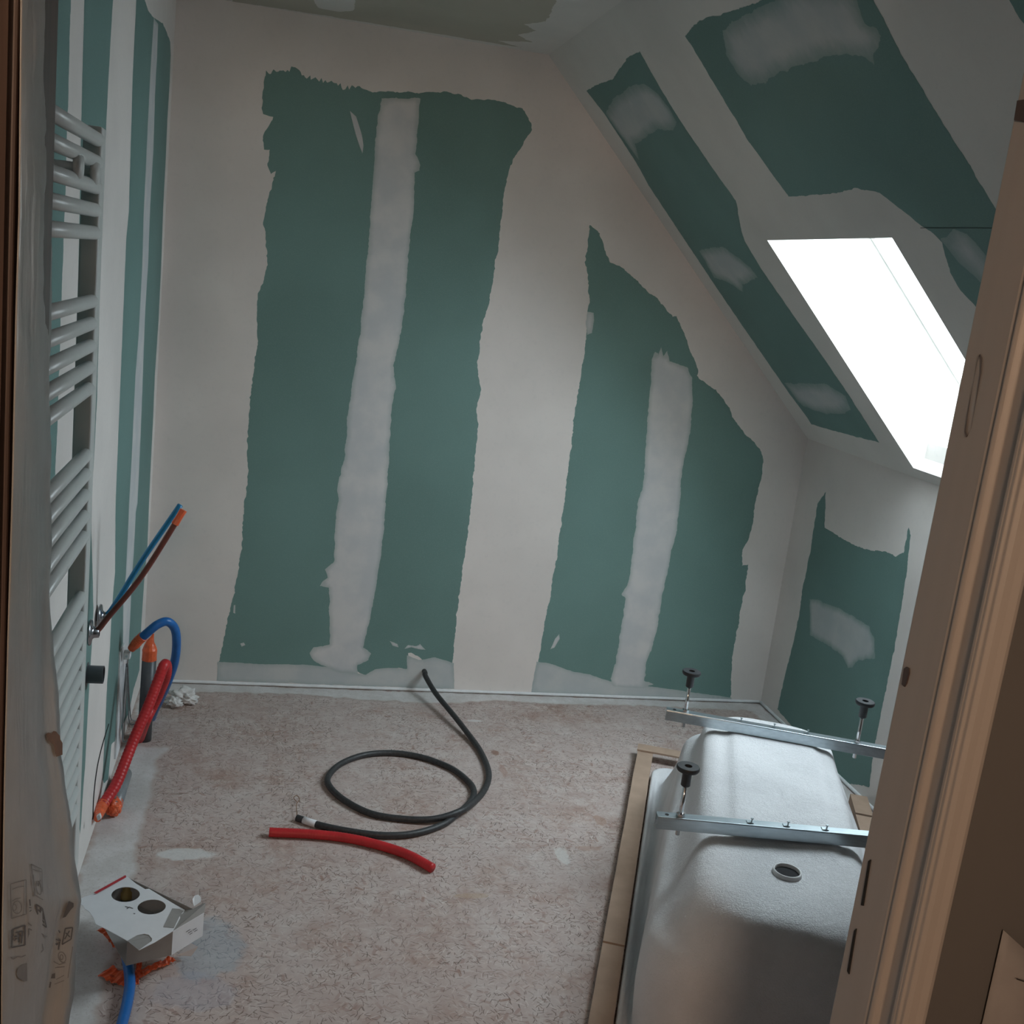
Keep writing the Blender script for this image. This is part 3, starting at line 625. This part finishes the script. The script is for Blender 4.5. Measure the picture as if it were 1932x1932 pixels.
e_ = st.children[0].modifiers.new('e', 'EDGE_SPLIT'); e_.split_angle = math.radians(50)

# vertical grey waste pipe with orange tape
foot = hit(272, 1396, 2, 0)
top = Vector((foot.x+.004, foot.y-.005, hit(290, 1205, 1, foot.y).z))
wp = empty('waste_pipe', foot, 'dark grey vertical waste pipe by the left wall, orange tape over its top', 'pipe')
G().tube([foot, foot.lerp(top, .86)], .0218, 20).obj('pipe', M_PVC, wp, True)
g = G(); n_ = 8
g.tube([foot.lerp(top, .80+.025*i) for i in range(n_)]+[top+Vector((.004, 0, .004)), top+Vector((.008, 0, .018))], .02, 14, True, lambda t, i: (.0226, .0227, .0225, .0227, .0225, .0195, .016, .012, .006, .002)[min(i, 9)])
tp = g.obj('tape_cap', M_ORANGE, wp, False)
for v in tp.data.vertices:
    q = noise.noise(v.co*120)*.0018; v.co += Vector((q, -q, q*.5))

# wire bracket with a white clip
bk = empty('wire_bracket', hit(240, 1235, 0, -.365), 'thin wire bracket with a white clip on the left wall', 'bracket')
c = Vector(bk['org'])
b1 = Vector((c.x, c.y, hit(232, 1395, 0, c.x).z)); b2 = Vector((c.x+.002, c.y+.0, 0))
q = [hit(239, 1252, 0, c.x), hit(235, 1300, 0, c.x), hit(232, 1360, 0, c.x), hit(231, 1394, 0, c.x), hit(233, 1399, 0, c.x+.004), hit(258, 1403, 0, c.x+.045)]
G().tube(spline(q[:4], 4)+q[4:], .0022, 8).obj('rod', M_ROD, bk, True)
q = [hit(241, 1252, 0, c.x+.004), hit(243, 1300, 0, c.x+.004), hit(246, 1352, 0, c.x+.004), hit(248, 1358, 0, c.x+.008), hit(262, 1362, 0, c.x+.03)]
G().tube(spline(q[:3], 4)+q[3:], .0018, 8).obj('rod', M_ROD, bk, True)
q = [hit(240, 1252, 0, c.x+.002), hit(241, 1300, 0, c.x+.002), hit(244, 1362, 0, c.x+.002), hit(255, 1366, 0, c.x+.02)]
G().tube(spline(q, 4), .0018, 8).obj('rod', M_ROD, bk, True)
bevel(G().obox(c, (.010, 0, .001), (0, .014, 0), (0, 0, .011)).obj('clip', M_PAPER, bk), .002)
G().lathe(c+Vector((.0, -.015, 0)), (0, -1, 0), [(0, .0), (.004, .0), (.004, .002), (0, .002)], 12).obj('screw', M_ZINC, bk)
bevel(G().box((XL, c.y-.02, .03), (XL+.006, c.y+.06, .37)).obj('backing_plate', M_BEAD, bk), .001)

# blue hose arch
yb = c.y
bp = [hit(247, 1225, 1, yb-.01), hit(262, 1208, 1, yb-.02), hit(280, 1192, 1, yb-.03), hit(298, 1178, 1, yb-.03), hit(316, 1173, 1, yb-.02), hit(330, 1187, 1, yb), hit(333, 1215, 1, yb+.02), hit(329, 1250, 1, yb+.05), hit(316, 1288, 1, yb+.09), hit(303, 1318, 1, yb+.18), hit(292, 1340, 1, yb+.26), hit(286, 1356, 2, .0)]
bh = empty('water_hose', bp[-1], 'blue water hose arching beside the left wall, orange tape on its end', 'hose')
pts = spline(bp[1:], 8); G().tube(pts, .0130, 16).obj('hose', M_BLUE, bh, True)
g = G(); pp = spline([bp[0], bp[0].lerp(bp[1], .6), bp[1], bp[1].lerp(bp[2], .45)], 5)
g.tube(pp, .013, 14, True, lambda t, i: .0148*(1 if t > .25 else .72+.28*t*4)*(1+.05*math.sin(i*3.1)))
o = g.obj('tape', M_ORANGE, bh, False)
for v in o.data.vertices: v.co += Vector((noise.noise(v.co*150), 0, noise.noise(v.co*150+Vector((5, 0, 0)))))*.0012

# red corrugated sheath
rp = [hit(184, 1545, 0, -.372), hit(192, 1522, 1, 2.86), hit(220, 1478, 1, 2.92), hit(250, 1402, 1, 3.0), hit(279, 1334, 1, 3.06), hit(298, 1285, 1, 3.10), hit(309, 1256, 1, 3.12), hit(314, 1256, 1, 3.145), hit(313, 1275, 1, 3.17), hit(302, 1304, 1, 3.21), hit(288, 1334, 1, 3.23), hit(274, 1362, 1, 3.22), hit(262, 1396, 2, 0)]
rh = empty('corrugated_sheath', rp[-1], 'long red corrugated sheath leaning against the dark vertical pipe, orange tape on end', 'pipe')
def corrugated(pts, r, step=.0022, amp=.0012):
    out = [pts[0]]; acc = 0; res = []
    L = [0]
    for a, b in zip(pts, pts[1:]): L.append(L[-1]+(b-a).length)
    n = int(L[-1]/step); j = 0
    for i in range(n+1):
        d = L[-1]*i/n
        while j < len(L)-2 and L[j+1] < d: j += 1
        t = (d-L[j])/max(1e-9, L[j+1]-L[j]); res.append(pts[j].lerp(pts[j+1], t))
    g = G(); g.tube(res, r, 14, True, lambda t, i: r+(amp if i % 3 == 0 else (-amp*.3 if i % 3 == 1 else amp*.4)))
    return g
sp2 = spline(rp, 10)
corrugated(sp2[10:], .0148, .0034, .0009).obj('sheath', M_RED, rh, True)
pp = sp2[0:13]
o = G().tube(pp, .0135, 14, True, lambda t, i: .0155*(.58+.42*min(1, t*1.6))*(1+.06*math.sin(i*2.7))).obj('tape', M_ORANGE, rh, False)
for v in o.data.vertices: v.co += Vector((noise.noise(v.co*140), 0, noise.noise(v.co*140+Vector((5, 0, 0)))))*.0014
o = G().obox(hit(187, 1541, 0, -.352), (.004, 0, .003), (0, .006, 0), (-.002, 0, .006)).obj('tape_scrap', M_PAPER, rh); bevel(o, .001)

# light grey pipe lying on the floor with an orange taped end
ga = hit(233, 1466, 2, .021); gb = hit(214, 1525, 2, .024)
gp = empty('floor_pipe', (ga.x, ga.y, 0), 'light grey plastic pipe lying on the floor, ball of orange tape on its end', 'pipe')
ext = (ga-gb).normalized()
G().tube([ga+ext*.02, gb], .021, 20).obj('pipe', M_PVCL, gp, True)
g = G(); g.tube([gb+ext*.03, gb+ext*.012, gb, gb-ext*.008, gb-ext*.016, gb-ext*.022], .022, 14, True, lambda t, i: (.0213, .0218, .0222, .021, .015, .004)[i])
o = g.obj('tape_cap', M_ORANGE, gp, False)
m_ = o.modifiers.new('sub', 'SUBSURF'); m_.levels = m_.render_levels = 2; m_.subdivision_type = 'SIMPLE'
tx = bpy.data.textures.new('crumple', 'CLOUDS'); tx.noise_scale = .008
dm = o.modifiers.new('d', 'DISPLACE'); dm.texture = tx; dm.strength = .008; dm.texture_coords = 'LOCAL'

# ------------------------------------------------------------------ crumpled plaster rag near the back wall
def rag(center, size, seed, squash=.6):
    bm = bmesh.new(); bmesh.ops.create_icosphere(bm, subdivisions=4, radius=1)
    for v in bm.verts:
        p = v.co.copy(); q = 1+noise.fractal(p*1.4+Vector((seed, 0, 0)), .5, 2.2, 4)*.9
        q *= 1-.35*abs(noise.noise(p*4+Vector((0, seed, 0))))
        v.co = Vector((p.x*size[0]*q, p.y*size[1]*q, max(-.9, p.z)*size[2]*q))
    zmin = min(v.co.z for v in bm.verts)
    for v in bm.verts: v.co.z -= zmin; v.co += Vector(center)
    V = [v.co.copy() for v in bm.verts]; Fv = [tuple(x.index for x in f.verts) for f in bm.faces]; bm.free(); return V, Fv
c1 = hit(345, 1328, 2, .0)
M_RAG = m_plain('plaster_white', (.72, .71, .70), .8, .08, 30, .4, 60)
V, Fv = rag(c1, (.045, .028, .024), 3.3); V2, F2 = rag(c1+Vector((-.028, -.035, 0)), (.022, .016, .014), 7.7)
tag(G().add(V, Fv).add(V2, F2).obj('crumpled_rag', M_RAG, None, True, c1), 'crumpled off-white plaster rag lying on the floor near the back left corner', 'rag')

# ------------------------------------------------------------------ black cable with a coil
zc = .010
w0 = Vector(BACK.pt(800, 1266)); 
cabp = [w0+Vector((0, .01, 0)), w0+Vector((.002, -.02, -.001)), hit(803, 1276, 1, D-.04), hit(822, 1308, 1, D-.13), hit(858, 1352, 2, .03), hit(885, 1387, 2, .016), hit(905, 1415, 2, zc), hit(920, 1448, 2, zc), hit(921, 1474, 2, zc), hit(905, 1503, 2, zc), hit(873, 1528, 2, .026), hit(820, 1545, 2, .015), hit(760, 1545, 2, zc), hit(700, 1535, 2, zc), hit(650, 1510, 2, zc), hit(622, 1484, 2, zc), hit(620, 1464, 2, zc), hit(645, 1440, 2, zc), hit(690, 1424, 2, zc), hit(745, 1421, 2, zc), hit(800, 1430, 2, zc), hit(852, 1450, 2, zc), hit(884, 1475, 2, zc), hit(894, 1493, 2, zc), hit(888, 1512, 2, zc), hit(866, 1533, 2, zc), hit(835, 1556, 2, zc), hit(780, 1573, 2, zc), hit(720, 1576, 2, zc), hit(650, 1567, 2, zc), hit(600, 1556, 2, zc), hit(560, 1543, 2, .010)]
cb = empty('black_cable', (.5, 3.2, 0), 'black sheathed cable coming out of the back wall and coiled once on the floor', 'cable')
cs = spline(cabp, 12)
G().tube(cs, .0096, 12).obj('cable_sheath', M_BLACK, cb, True)
g = G().tube([cs[-12]+Vector((0, 0, 0)), cs[-8], cs[-5]], .0102, 12); g.obj('paper_tag', M_PAPER, cb, True)
tip = cs[-1]
G().tube(spline([tip, hit(560, 1531, 2, .01), hit(559, 1518, 2, .012), hit(565, 1508, 2, .013), hit(560, 1501, 2, .013), hit(554, 1505, 2, .013), hit(560, 1513, 2, .012)], 6), .0012, 6).obj('pull_wire', M_COPPER, cb, True)

# loose red conduit offcut
rc = [hit(508, 1570, 2, .0135), hit(590, 1574, 2, .0135), hit(660, 1582, 2, .0135), hit(720, 1596, 2, .0135), hit(770, 1613, 2, .0135), hit(816, 1638, 2, .0135)]
o = corrugated(spline(rc, 12), .0128, .0028, .0005).obj('red_conduit', M_RED, None, True, rc[2]); tag(o, 'loose red corrugated conduit offcut on the floor in front of the black coil', 'conduit')

# ------------------------------------------------------------------ bathtub lying upside down
BO = Vector((1.339, 3.377, 0)); BE1 = Vector((-.378, -.926, 0)).normalized(); BE2 = Vector((BE1.y*-1, BE1.x, 0)); BE2 = Vector((.926, -.378, 0)).normalized()
def bw(a, p, z): return BO+BE1*a+BE2*p+Vector((0, 0, z))
def rrect(a0, a1, p0, p1, r, n=14):
    out = []
    for cx, cy, s0 in ((a1-r, p1-r, 0), (a0+r, p1-r, 90), (a0+r, p0+r, 180), (a1-r, p0+r, 270)):
        for i in range(n+1):
            t = math.radians(s0+90*i/n); out.append((cx+r*math.cos(t), cy+r*math.sin(t)))
    # refine the straight sides too
    res = []
    for i in range(len(out)):
        x1, y1 = out[i]; x2, y2 = out[(i+1) % len(out)]; L = math.hypot(x2-x1, y2-y1)
        k = 14 if i % (n+1) == n else 1
        for j in range(k): res.append((x1+(x2-x1)*j/k, y1+(y2-y1)*j/k))
    return res
bath = empty('bathtub', bw(.85, .37, 0), 'white bathtub lying upside down by the right wall, drain hole facing up', 'bathtub')
#        z, a0, a1, p0, p1, r
RINGS = [(.004, .15, 1.74, .053, .697, .06), (.028, .15, 1.74, .053, .697, .06), (.032, .154, 1.736, .057, .693, .06), (.032, .162, 1.73, .066, .684, .06), (.014, .166, 1.725, .070, .680, .07), (.012, .184, 1.715, .086, .664, .10), (.040, .195, 1.712, .092, .658, .12),
         (.10, .23, 1.70, .098, .640, .13), (.18, .30, 1.69, .104, .620, .14), (.25, .365, 1.685, .108, .610, .14), (.285, .395, 1.68, .114, .600, .14), (.303, .42, 1.675, .126, .588, .14), (.318, .45, 1.668, .146, .570, .14), (.345, .48, 1.66, .157, .555, .14), (.385, .53, 1.65, .167, .540, .14),
         (.405, .555, 1.637, .174, .530, .14), (.415, .57, 1.62, .184, .520, .14), (.4205, .60, 1.59, .200, .505, .13)]
g = G(); rings = []
for (z, a0, a1, p0, p1, r) in RINGS:
    kk = .045*max(0, min(1, (z-.05)/.1))*max(0, min(1, (.415-z)/.08)); rings.append([(a, p+kk*(a-.95)*(1 if p > .37 else -1)*min(1, abs(p-.37)/.15), z) for a, p in rrect(a0, a1, p0, p1, r)])
last = rings[-1]; ca, cpp = 1.09, .36
for k in range(1, 16):
    t = k/16; rings.append([(a+(ca-a)*t, p+(cpp-p)*t, .4215) for a, p, z in last])
nn_ = len(last)
def lift(a, p, z):
    if z < .40: return z
    # the board glassed in under the base, slightly proud with soft edges
    fa = 1/(1+math.exp(-(a-.60)/.008))*1/(1+math.exp((a-1.33)/.008)); fp = 1/(1+math.exp(-(p-.245)/.004))*1/(1+math.exp((p-.475)/.004))
    return z+.010*fa*fp
for R_ in rings: g.v += [tuple(bw(a, p, lift(a, p, z))) for a, p, z in R_]
for i in range(len(rings)-1):
    for j in range(nn_): g.f.append((i*nn_+j, i*nn_+(j+1) % nn_, (i+1)*nn_+(j+1) % nn_, (i+1)*nn_+j))
k = len(g.v); g.v.append(tuple(bw(ca, cpp, .428))); b0 = (len(rings)-1)*nn_
for j in range(nn_): g.f.append((b0+j, b0+(j+1) % nn_, k))
hull = g.obj('shell', M_BATH, bath, True)
hull.data.update()
if sum(p.normal.z*p.area for p in hull.data.polygons) < 0: hull.data.flip_normals()
sm = hull.modifiers.new('sub', 'SUBSURF'); sm.levels = 1; sm.render_levels = 1
dc = bw(1.452, .357, .421)
G().lathe(dc, (0, 0, 1), [(.0315, -.004), (.0305, .006), (.029, .009), (.0268, .009), (.0258, .004), (.0258, -.002)], 32).obj('drain_ring', m_plain('ring_white', (.74, .74, .74), .5, .04), bath, True)
G().lathe(dc, (0, 0, 1), [(.0265, .0015), (.0235, .0022), (0, .0024)], 32).obj('drain_hole', m_plain('drain_dark', (.02, .02, .022), .95, .1), bath)

# supports: two galvanised rails, each with two adjustable feet
def rail(c0, d, L, feet, label, screws):
    d = Vector(d).normalized(); s_ = Vector((-d.y, d.x, 0)); 
    t = empty('support_rail', c0, label, 'rail', 'foot rails on the upturned bathtub')
    o = G(); hw = .0125; z0, z1 = 0, .030; th = .0022
    A0 = Vector(c0); 
    def bx(l0, l1, w0, w1, h0, h1): o.add([A0+d*l+s_*w+Vector((0, 0, h)) for h in (h0, h1) for l, w in ((l0, w0), (l1, w0), (l1, w1), (l0, w1))], [(0, 3, 2, 1), (4, 5, 6, 7), (0, 1, 5, 4), (1, 2, 6, 5), (2, 3, 7, 6), (3, 0, 4, 7)])
    bx(0, L, -hw, hw, z1-th, z1); bx(0, L, -hw, -hw+th, 0, z1-th); bx(0, L, hw-th, hw, 0, z1-th)
    bevel(o.obj('channel', M_ZINC, t), .0008)
    for f_, hh in feet:
        b = A0+d*f_+Vector((0, 0, z1))
        ft = G().lathe(b, (0, 0, 1), [(0, -.045), (.005, -.045), (.005, hh-.03), (0, hh-.03)], 12).obj('threaded_rod', M_CHROME, t, True, b)
        G().lathe(b, (0, 0, 1), [(.0, 0), (.0095, 0), (.0095, .006), (.0, .006)], 6).obj('nut', M_CHROME, ft)
        q = G().lathe(b, (0, 0, 1), [(.0, hh-.046), (.0085, hh-.046), (.0105, hh-.044), (.0105, hh-.016), (.012, hh-.012), (.0235, hh-.0095), (.0255, hh-.006), (.0255, hh-.001), (.024, hh+.001), (.0085, hh+.001), (.0075, hh-.006), (0, hh-.006)], 32).obj('rubber_foot', M_RUBBER, ft, True)
        q.modifiers.new('e', 'EDGE_SPLIT').split_angle = math.radians(45)
    for sc_ in screws:
        b = A0+d*sc_+Vector((0, 0, z1))
        G().obox(b+Vector((0, 0, .001)), d*.007, s_*.006, Vector((0, 0, .001))).lathe(b+d*.004, (0, 0, 1), [(.0015, 0), (.0015, .008), (.0035, .009), (.003, .0105), (0, .0105)], 10).obj('screw_tab', M_ZINC, t)
    o2 = G().lathe(A0+d*.022+Vector((0, 0, z1)), (0, 0, 1), [(0, .0006), (.0045, .0006), (.0045, 0)], 16).obj('bolt_hole', M_DARK, t)
    return t
zr = .4330
fa_ = hit(1258, 1333, 2, zr+.03); fb_ = hit(1645, 1402, 2, zr+.03)
rail(fa_-Vector((0, 0, .03))-(Vector((fb_.x-fa_.x, fb_.y-fa_.y, 0)).normalized().cross(Vector((0, 0, 1))))*(-.0125), fb_-fa_, .60, [(.052, .118), (.515, .118)], 'galvanised steel foot rail across the far end of the upturned bathtub', [.20, .29, .38])
fa2 = hit(1238, 1530, 2, zr+.03); fb2 = hit(1648, 1568, 2, zr+.03)
rail(fa2-Vector((0, 0, .03))-(Vector((fb2.x-fa2.x, fb2.y-fa2.y, 0)).normalized().cross(Vector((0, 0, 1))))*(-.0125), fb2-fa2, .60, [(.052, .118), (.548, .118)], 'galvanised steel foot rail lying across the bathtub next to its drain hole', [.208, .29, .378])

# cardboard edge protectors under the rim
def strip(a0, a1, p0, p1, name, label, fold=None):
    t = empty(name, bw((a0+a1)/2, (p0+p1)/2, 0), label, 'cardboard', 'cardboard edge protectors beside the bathtub')
    return t
def cboard(g, a0, a1, p0, p1, z0, z1, n=14, wob=.003):
    vs = []
    for i in range(n+1):
        a = a0+(a1-a0)*i/n; w_ = noise.noise(Vector((a*6, p0*9, 0)))*wob
        vs += [bw(a, p0+w_, z0), bw(a, p1+w_, z0), bw(a, p1+w_, z1+w_*.5), bw(a, p0+w_, z1+w_*.5)]
    f = []
    for i in range(n):
        for j in range(4): f.append((i*4+j, (i+1)*4+j, (i+1)*4+(j+1) % 4, i*4+(j+1) % 4))
    f += [(3, 2, 1, 0), (n*4, n*4+1, n*4+2, n*4+3)]
    g.add(vs, f)
cl = strip(-.02, 1.8, -.035, .04, 'cardboard_edge', 'brown cardboard edge protector along the left rim of the upturned bathtub')
g = G(); cboard(g, .03, 1.23, -.004, .049, .001, .036, 14, .0015); g.obj('cardboard_strip', M_CARD, cl)
g = G(); cboard(g, 1.235, 1.85, -.004, .049, .001, .034, 14, .0015); g.obj('cardboard_strip', M_CARD, cl)
g = G(); cboard(g, .020, .072, -.006, .15, .037, .043, 4, 0); g.obj('cardboard_strip', M_CARD, cl)
crv = strip(.3, 1.8, .71, .76, 'cardboard_edge', 'brown cardboard edge protector along the right rim of the bathtub, by the wall')
g = G(); cboard(g, .10, .24, .71, .765, .001, .040, 4); g.obj('cardboard_strip', M_CARD, crv)
g = G(); cboard(g, .245, 1.6, .71, .765, .001, .036); g.obj('cardboard_strip', M_CARD, crv)

# ------------------------------------------------------------------ open white carton with two round holes
ZT = .115
def bt(x, y, z=ZT): return hit(x, y, 2, z)
carton = empty('carton', hit(260, 1760, 2, .05), 'white torn card carton with two round holes and red stripe, on the floor', 'box')
TOPZ = Plane((0, 0, ZT), (1, 0, 0), (0, 1, 0), (0, 0, 1))
outer = [(140,1700),(155,1710),(163,1712),(170,1722),(178,1732),(181,1743),(196,1751),(218,1763),(240,1776),(242,1773),(262,1763),(273,1761),(280,1764),(287,1772),(285,1777),(262,1793),(266,1793),(290,1782),(326,1757),(350,1716),(320,1705),(300,1692),(281,1677),(273,1680),(256,1665),(240,1655),(236,1652),(232,1660),(184,1685),(176,1687),(150,1695)]
outer = [(142,1701),(157,1709),(160,1715),(168,1720),(176,1731),(181,1744),(200,1753),(240,1775),(258,1765),(272,1762),(281,1764),(287,1771),(286,1776),(262,1793),(292,1778),(326,1757),(349,1717),(332,1708),(312,1696),(281,1677),(274,1678),(256,1667),(240,1654),(184,1685),(160,1692)]
def ell(cx, cy, rx, ry, n=24, rot=0): return [(cx+rx*math.cos(2*math.pi*i/n)*math.cos(rot)-ry*math.sin(2*math.pi*i/n)*math.sin(rot), cy+rx*math.cos(2*math.pi*i/n)*math.sin(rot)+ry*math.sin(2*math.pi*i/n)*math.cos(rot)) for i in range(n)]
h1 = ell(237, 1688, 27, 14.2, rot=-.05); h2 = ell(286, 1711.5, 27, 14, rot=-.08); h3 = [(315,1724),(326,1714),(338,1715),(346,1719),(335,1731),(327,1751),(308,1750),(313,1738)]
loops = [outer, h1, h2]
pts = []; fcs = []
for L in loops:
    fcs.append(list(range(len(pts), len(pts)+len(L)))); pts += [Vector(TOPZ.uv(*p)) for p in L]
v, e, f, *_ = delaunay_2d_cdt(pts, [], fcs, 0, 1e-6)
Lh = [[TOPZ.uv(*p) for p in L] for L in (h1, h2)]; Lo = [TOPZ.uv(*p) for p in outer]
keep = []
for q in f:
    cx = sum(v[i].x for i in q)/len(q); cy = sum(v[i].y for i in q)/len(q)
    a = np.array([cx]); b = np.array([cy])
    if inpoly(a, b, Lo)[0] and not inpoly(a, b, Lh[0])[0] and not inpoly(a, b, Lh[1])[0]: keep.append(tuple(q))
o = obj('top_panel', [TOPZ.p(q.x, q.y) for q in v], keep, M_PAPER, carton); solid(o, .0012)
def quad(name, P_, mat, par=carton, th=.0008):
    o = obj(name, P_, [tuple(range(len(P_)))], mat, par); solid(o, th); return o
A, B, C_, Dd = bt(186, 1685), bt(240, 1655), bt(385, 1722), bt(326, 1757)
dn = Vector((0, 0, -.058))
E1 = bt(240, 1776)
# right end face with printed code lines, grey inner tray walls and floor, and the open flaps
quad('end_panel', [Dd, C_, C_+dn, Dd+dn], M_PAPER)
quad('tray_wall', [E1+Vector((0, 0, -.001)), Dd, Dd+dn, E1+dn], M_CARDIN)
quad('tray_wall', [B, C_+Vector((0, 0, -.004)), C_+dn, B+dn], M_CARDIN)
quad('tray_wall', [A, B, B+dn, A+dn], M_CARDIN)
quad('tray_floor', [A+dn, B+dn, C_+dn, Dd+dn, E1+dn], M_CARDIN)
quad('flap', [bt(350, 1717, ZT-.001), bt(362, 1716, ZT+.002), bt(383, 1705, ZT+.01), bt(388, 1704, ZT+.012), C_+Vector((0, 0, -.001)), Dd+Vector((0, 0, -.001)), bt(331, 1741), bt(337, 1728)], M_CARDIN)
quad('flap', [bt(363, 1697, ZT+.02), bt(367, 1690, ZT+.02), bt(374, 1688, ZT+.02), bt(379, 1693, ZT+.02), bt(379, 1701, ZT+.018), bt(366, 1710, ZT+.015)], M_PAPER)
quad('flap', [hit(333, 1803, 2, .012), hit(360, 1779, 2, .03), hit(374, 1786, 2, .03), hit(361, 1804, 2, .012)], M_PAPER)
g = G().add([bt(177, 1684, ZT+.004), bt(182, 1686, ZT+.003), bt(238, 1655, ZT+.003), bt(237, 1651, ZT+.004)], [(0, 1, 2, 3)]); o = g.obj('red_stripe', m_plain('stripe_red', (.42, .03, .04), .6), carton); solid(o, .0006)
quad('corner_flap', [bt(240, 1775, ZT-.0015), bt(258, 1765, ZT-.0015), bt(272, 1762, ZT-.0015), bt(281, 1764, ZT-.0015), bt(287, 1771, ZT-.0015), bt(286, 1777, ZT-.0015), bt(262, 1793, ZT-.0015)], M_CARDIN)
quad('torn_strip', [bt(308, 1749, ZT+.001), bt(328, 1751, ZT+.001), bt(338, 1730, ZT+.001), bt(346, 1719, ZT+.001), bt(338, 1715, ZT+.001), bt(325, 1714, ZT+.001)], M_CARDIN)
g = G()
for k, (x, y, L) in enumerate([(352, 1772, 9), (355, 1767, 9), (358, 1762, 7), (351, 1777, 6), (364, 1756, 9), (367, 1760, 8)]):
    p0_ = Dd.lerp(C_, (x-326)/59) ; z0 = -(.02+.006*(k % 3))
    du = (C_-Dd).normalized(); nrm_ = Vector((du.y, -du.x, 0))*.0012
    g.add([p0_+Vector((0, 0, z0))+nrm_, p0_+du*L*.0012+Vector((0, 0, z0))+nrm_, p0_+du*L*.0012+Vector((0, 0, z0-.0018))+nrm_, p0_+Vector((0, 0, z0-.0018))+nrm_], [(0, 1, 2, 3)])
g.obj('printed_code', M_INK, carton)
g = G()
for (x0, y0, x1, y1) in ((236, 1710, 243, 1712), (243, 1712, 239, 1715), (243, 1711, 251, 1714), (252, 1723, 255, 1724)):
    a, b = bt(x0, y0, ZT+.0012), bt(x1, y1, ZT+.0012); d = (b-a).normalized(); s_ = Vector((-d.y, d.x, 0))*.0012
    g.add([a+s_, b+s_, b-s_, a-s_], [(0, 1, 2, 3)])
g.obj('printed_symbol', M_INK, carton)
fx = hit(238, 1692, 2, ZT-.05)
G().lathe(fx, (0, 0, 1), [(.017, 0), (.017, .018), (.012, .02), (.012, .034), (.008, .034), (.008, .02), (0, .02)], 20).obj('brass_fitting', M_BRASS, None, True)
bf = bpy.data.objects['brass_fitting']; tag(bf, 'yellow brass pipe fitting inside the white carton, seen through its hole', 'fitting')

# blue hose and orange tape in front of the carton
hp = [hit(222, 1745, 2, .03), hit(234, 1785, 2, .03), hit(242, 1822, 2, .022), hit(245, 1856, 2, .016), hit(240, 1892, 2, .014), hit(230, 1932, 2, .014), hit(215, 1985, 2, .014), hit(200, 2060, 2, .014)]
h_ = G().tube(spline(hp, 8), .0115, 16).obj('blue_hose', M_BLUE, None, True, hp[3]); tag(h_, 'blue hose running along the floor out from under the white carton', 'hose')
def tape(px, z0, w, name, label, seed):
    P3 = [hit(x, y, 2, z0) for x, y in px]; cs_ = spline(P3, 5); V = []; 
    for i, p in enumerate(cs_):
        t = (cs_[min(i+1, len(cs_)-1)]-cs_[max(0, i-1)]).normalized(); s_ = Vector((-t.y, t.x, 0))
        for j in range(5):
            u = (j-2)/2; ww = w*(1+.25*noise.noise(Vector((i*.5, seed, 0))))
            V.append(p+s_*u*ww+Vector((0, 0, .004+abs(noise.noise(Vector((i*.6, j*.9, seed))))*.012)))
    n = len(cs_)
    return V, [(i*5+j, i*5+j+1, (i+1)*5+j+1, (i+1)*5+j) for i in range(n-1) for j in range(4)]
tp_ = empty('orange_tape', hit(265, 1845, 2, 0), 'crumpled orange tape on the floor around the blue hose, below the carton', 'tape')
for k, (pp, w) in enumerate([([(326, 1812), (310, 1821), (290, 1828), (268, 1840), (252, 1850), (244, 1858)], .010), ([(198, 1836), (210, 1843), (225, 1849), (246, 1854)], .020), ([(261, 1812), (262, 1828), (256, 1846)], .006), ([(250, 1852), (256, 1857), (262, 1857)], .008)]):
    V, Fv = tape(pp, .002, w, '', '', k*3.3); o = obj('tape_piece', V, Fv, M_ORANGE, tp_, False); solid(o, .001)
V, Fv = tape([(196, 1752), (212, 1762), (222, 1775), (236, 1790)], .02, .02, '', '', 12); o = obj('tape_piece', V, Fv, M_ORANGE, tp_, False); solid(o, .001)
for o in bpy.data.objects:
    if 'org' in o: del o['org']
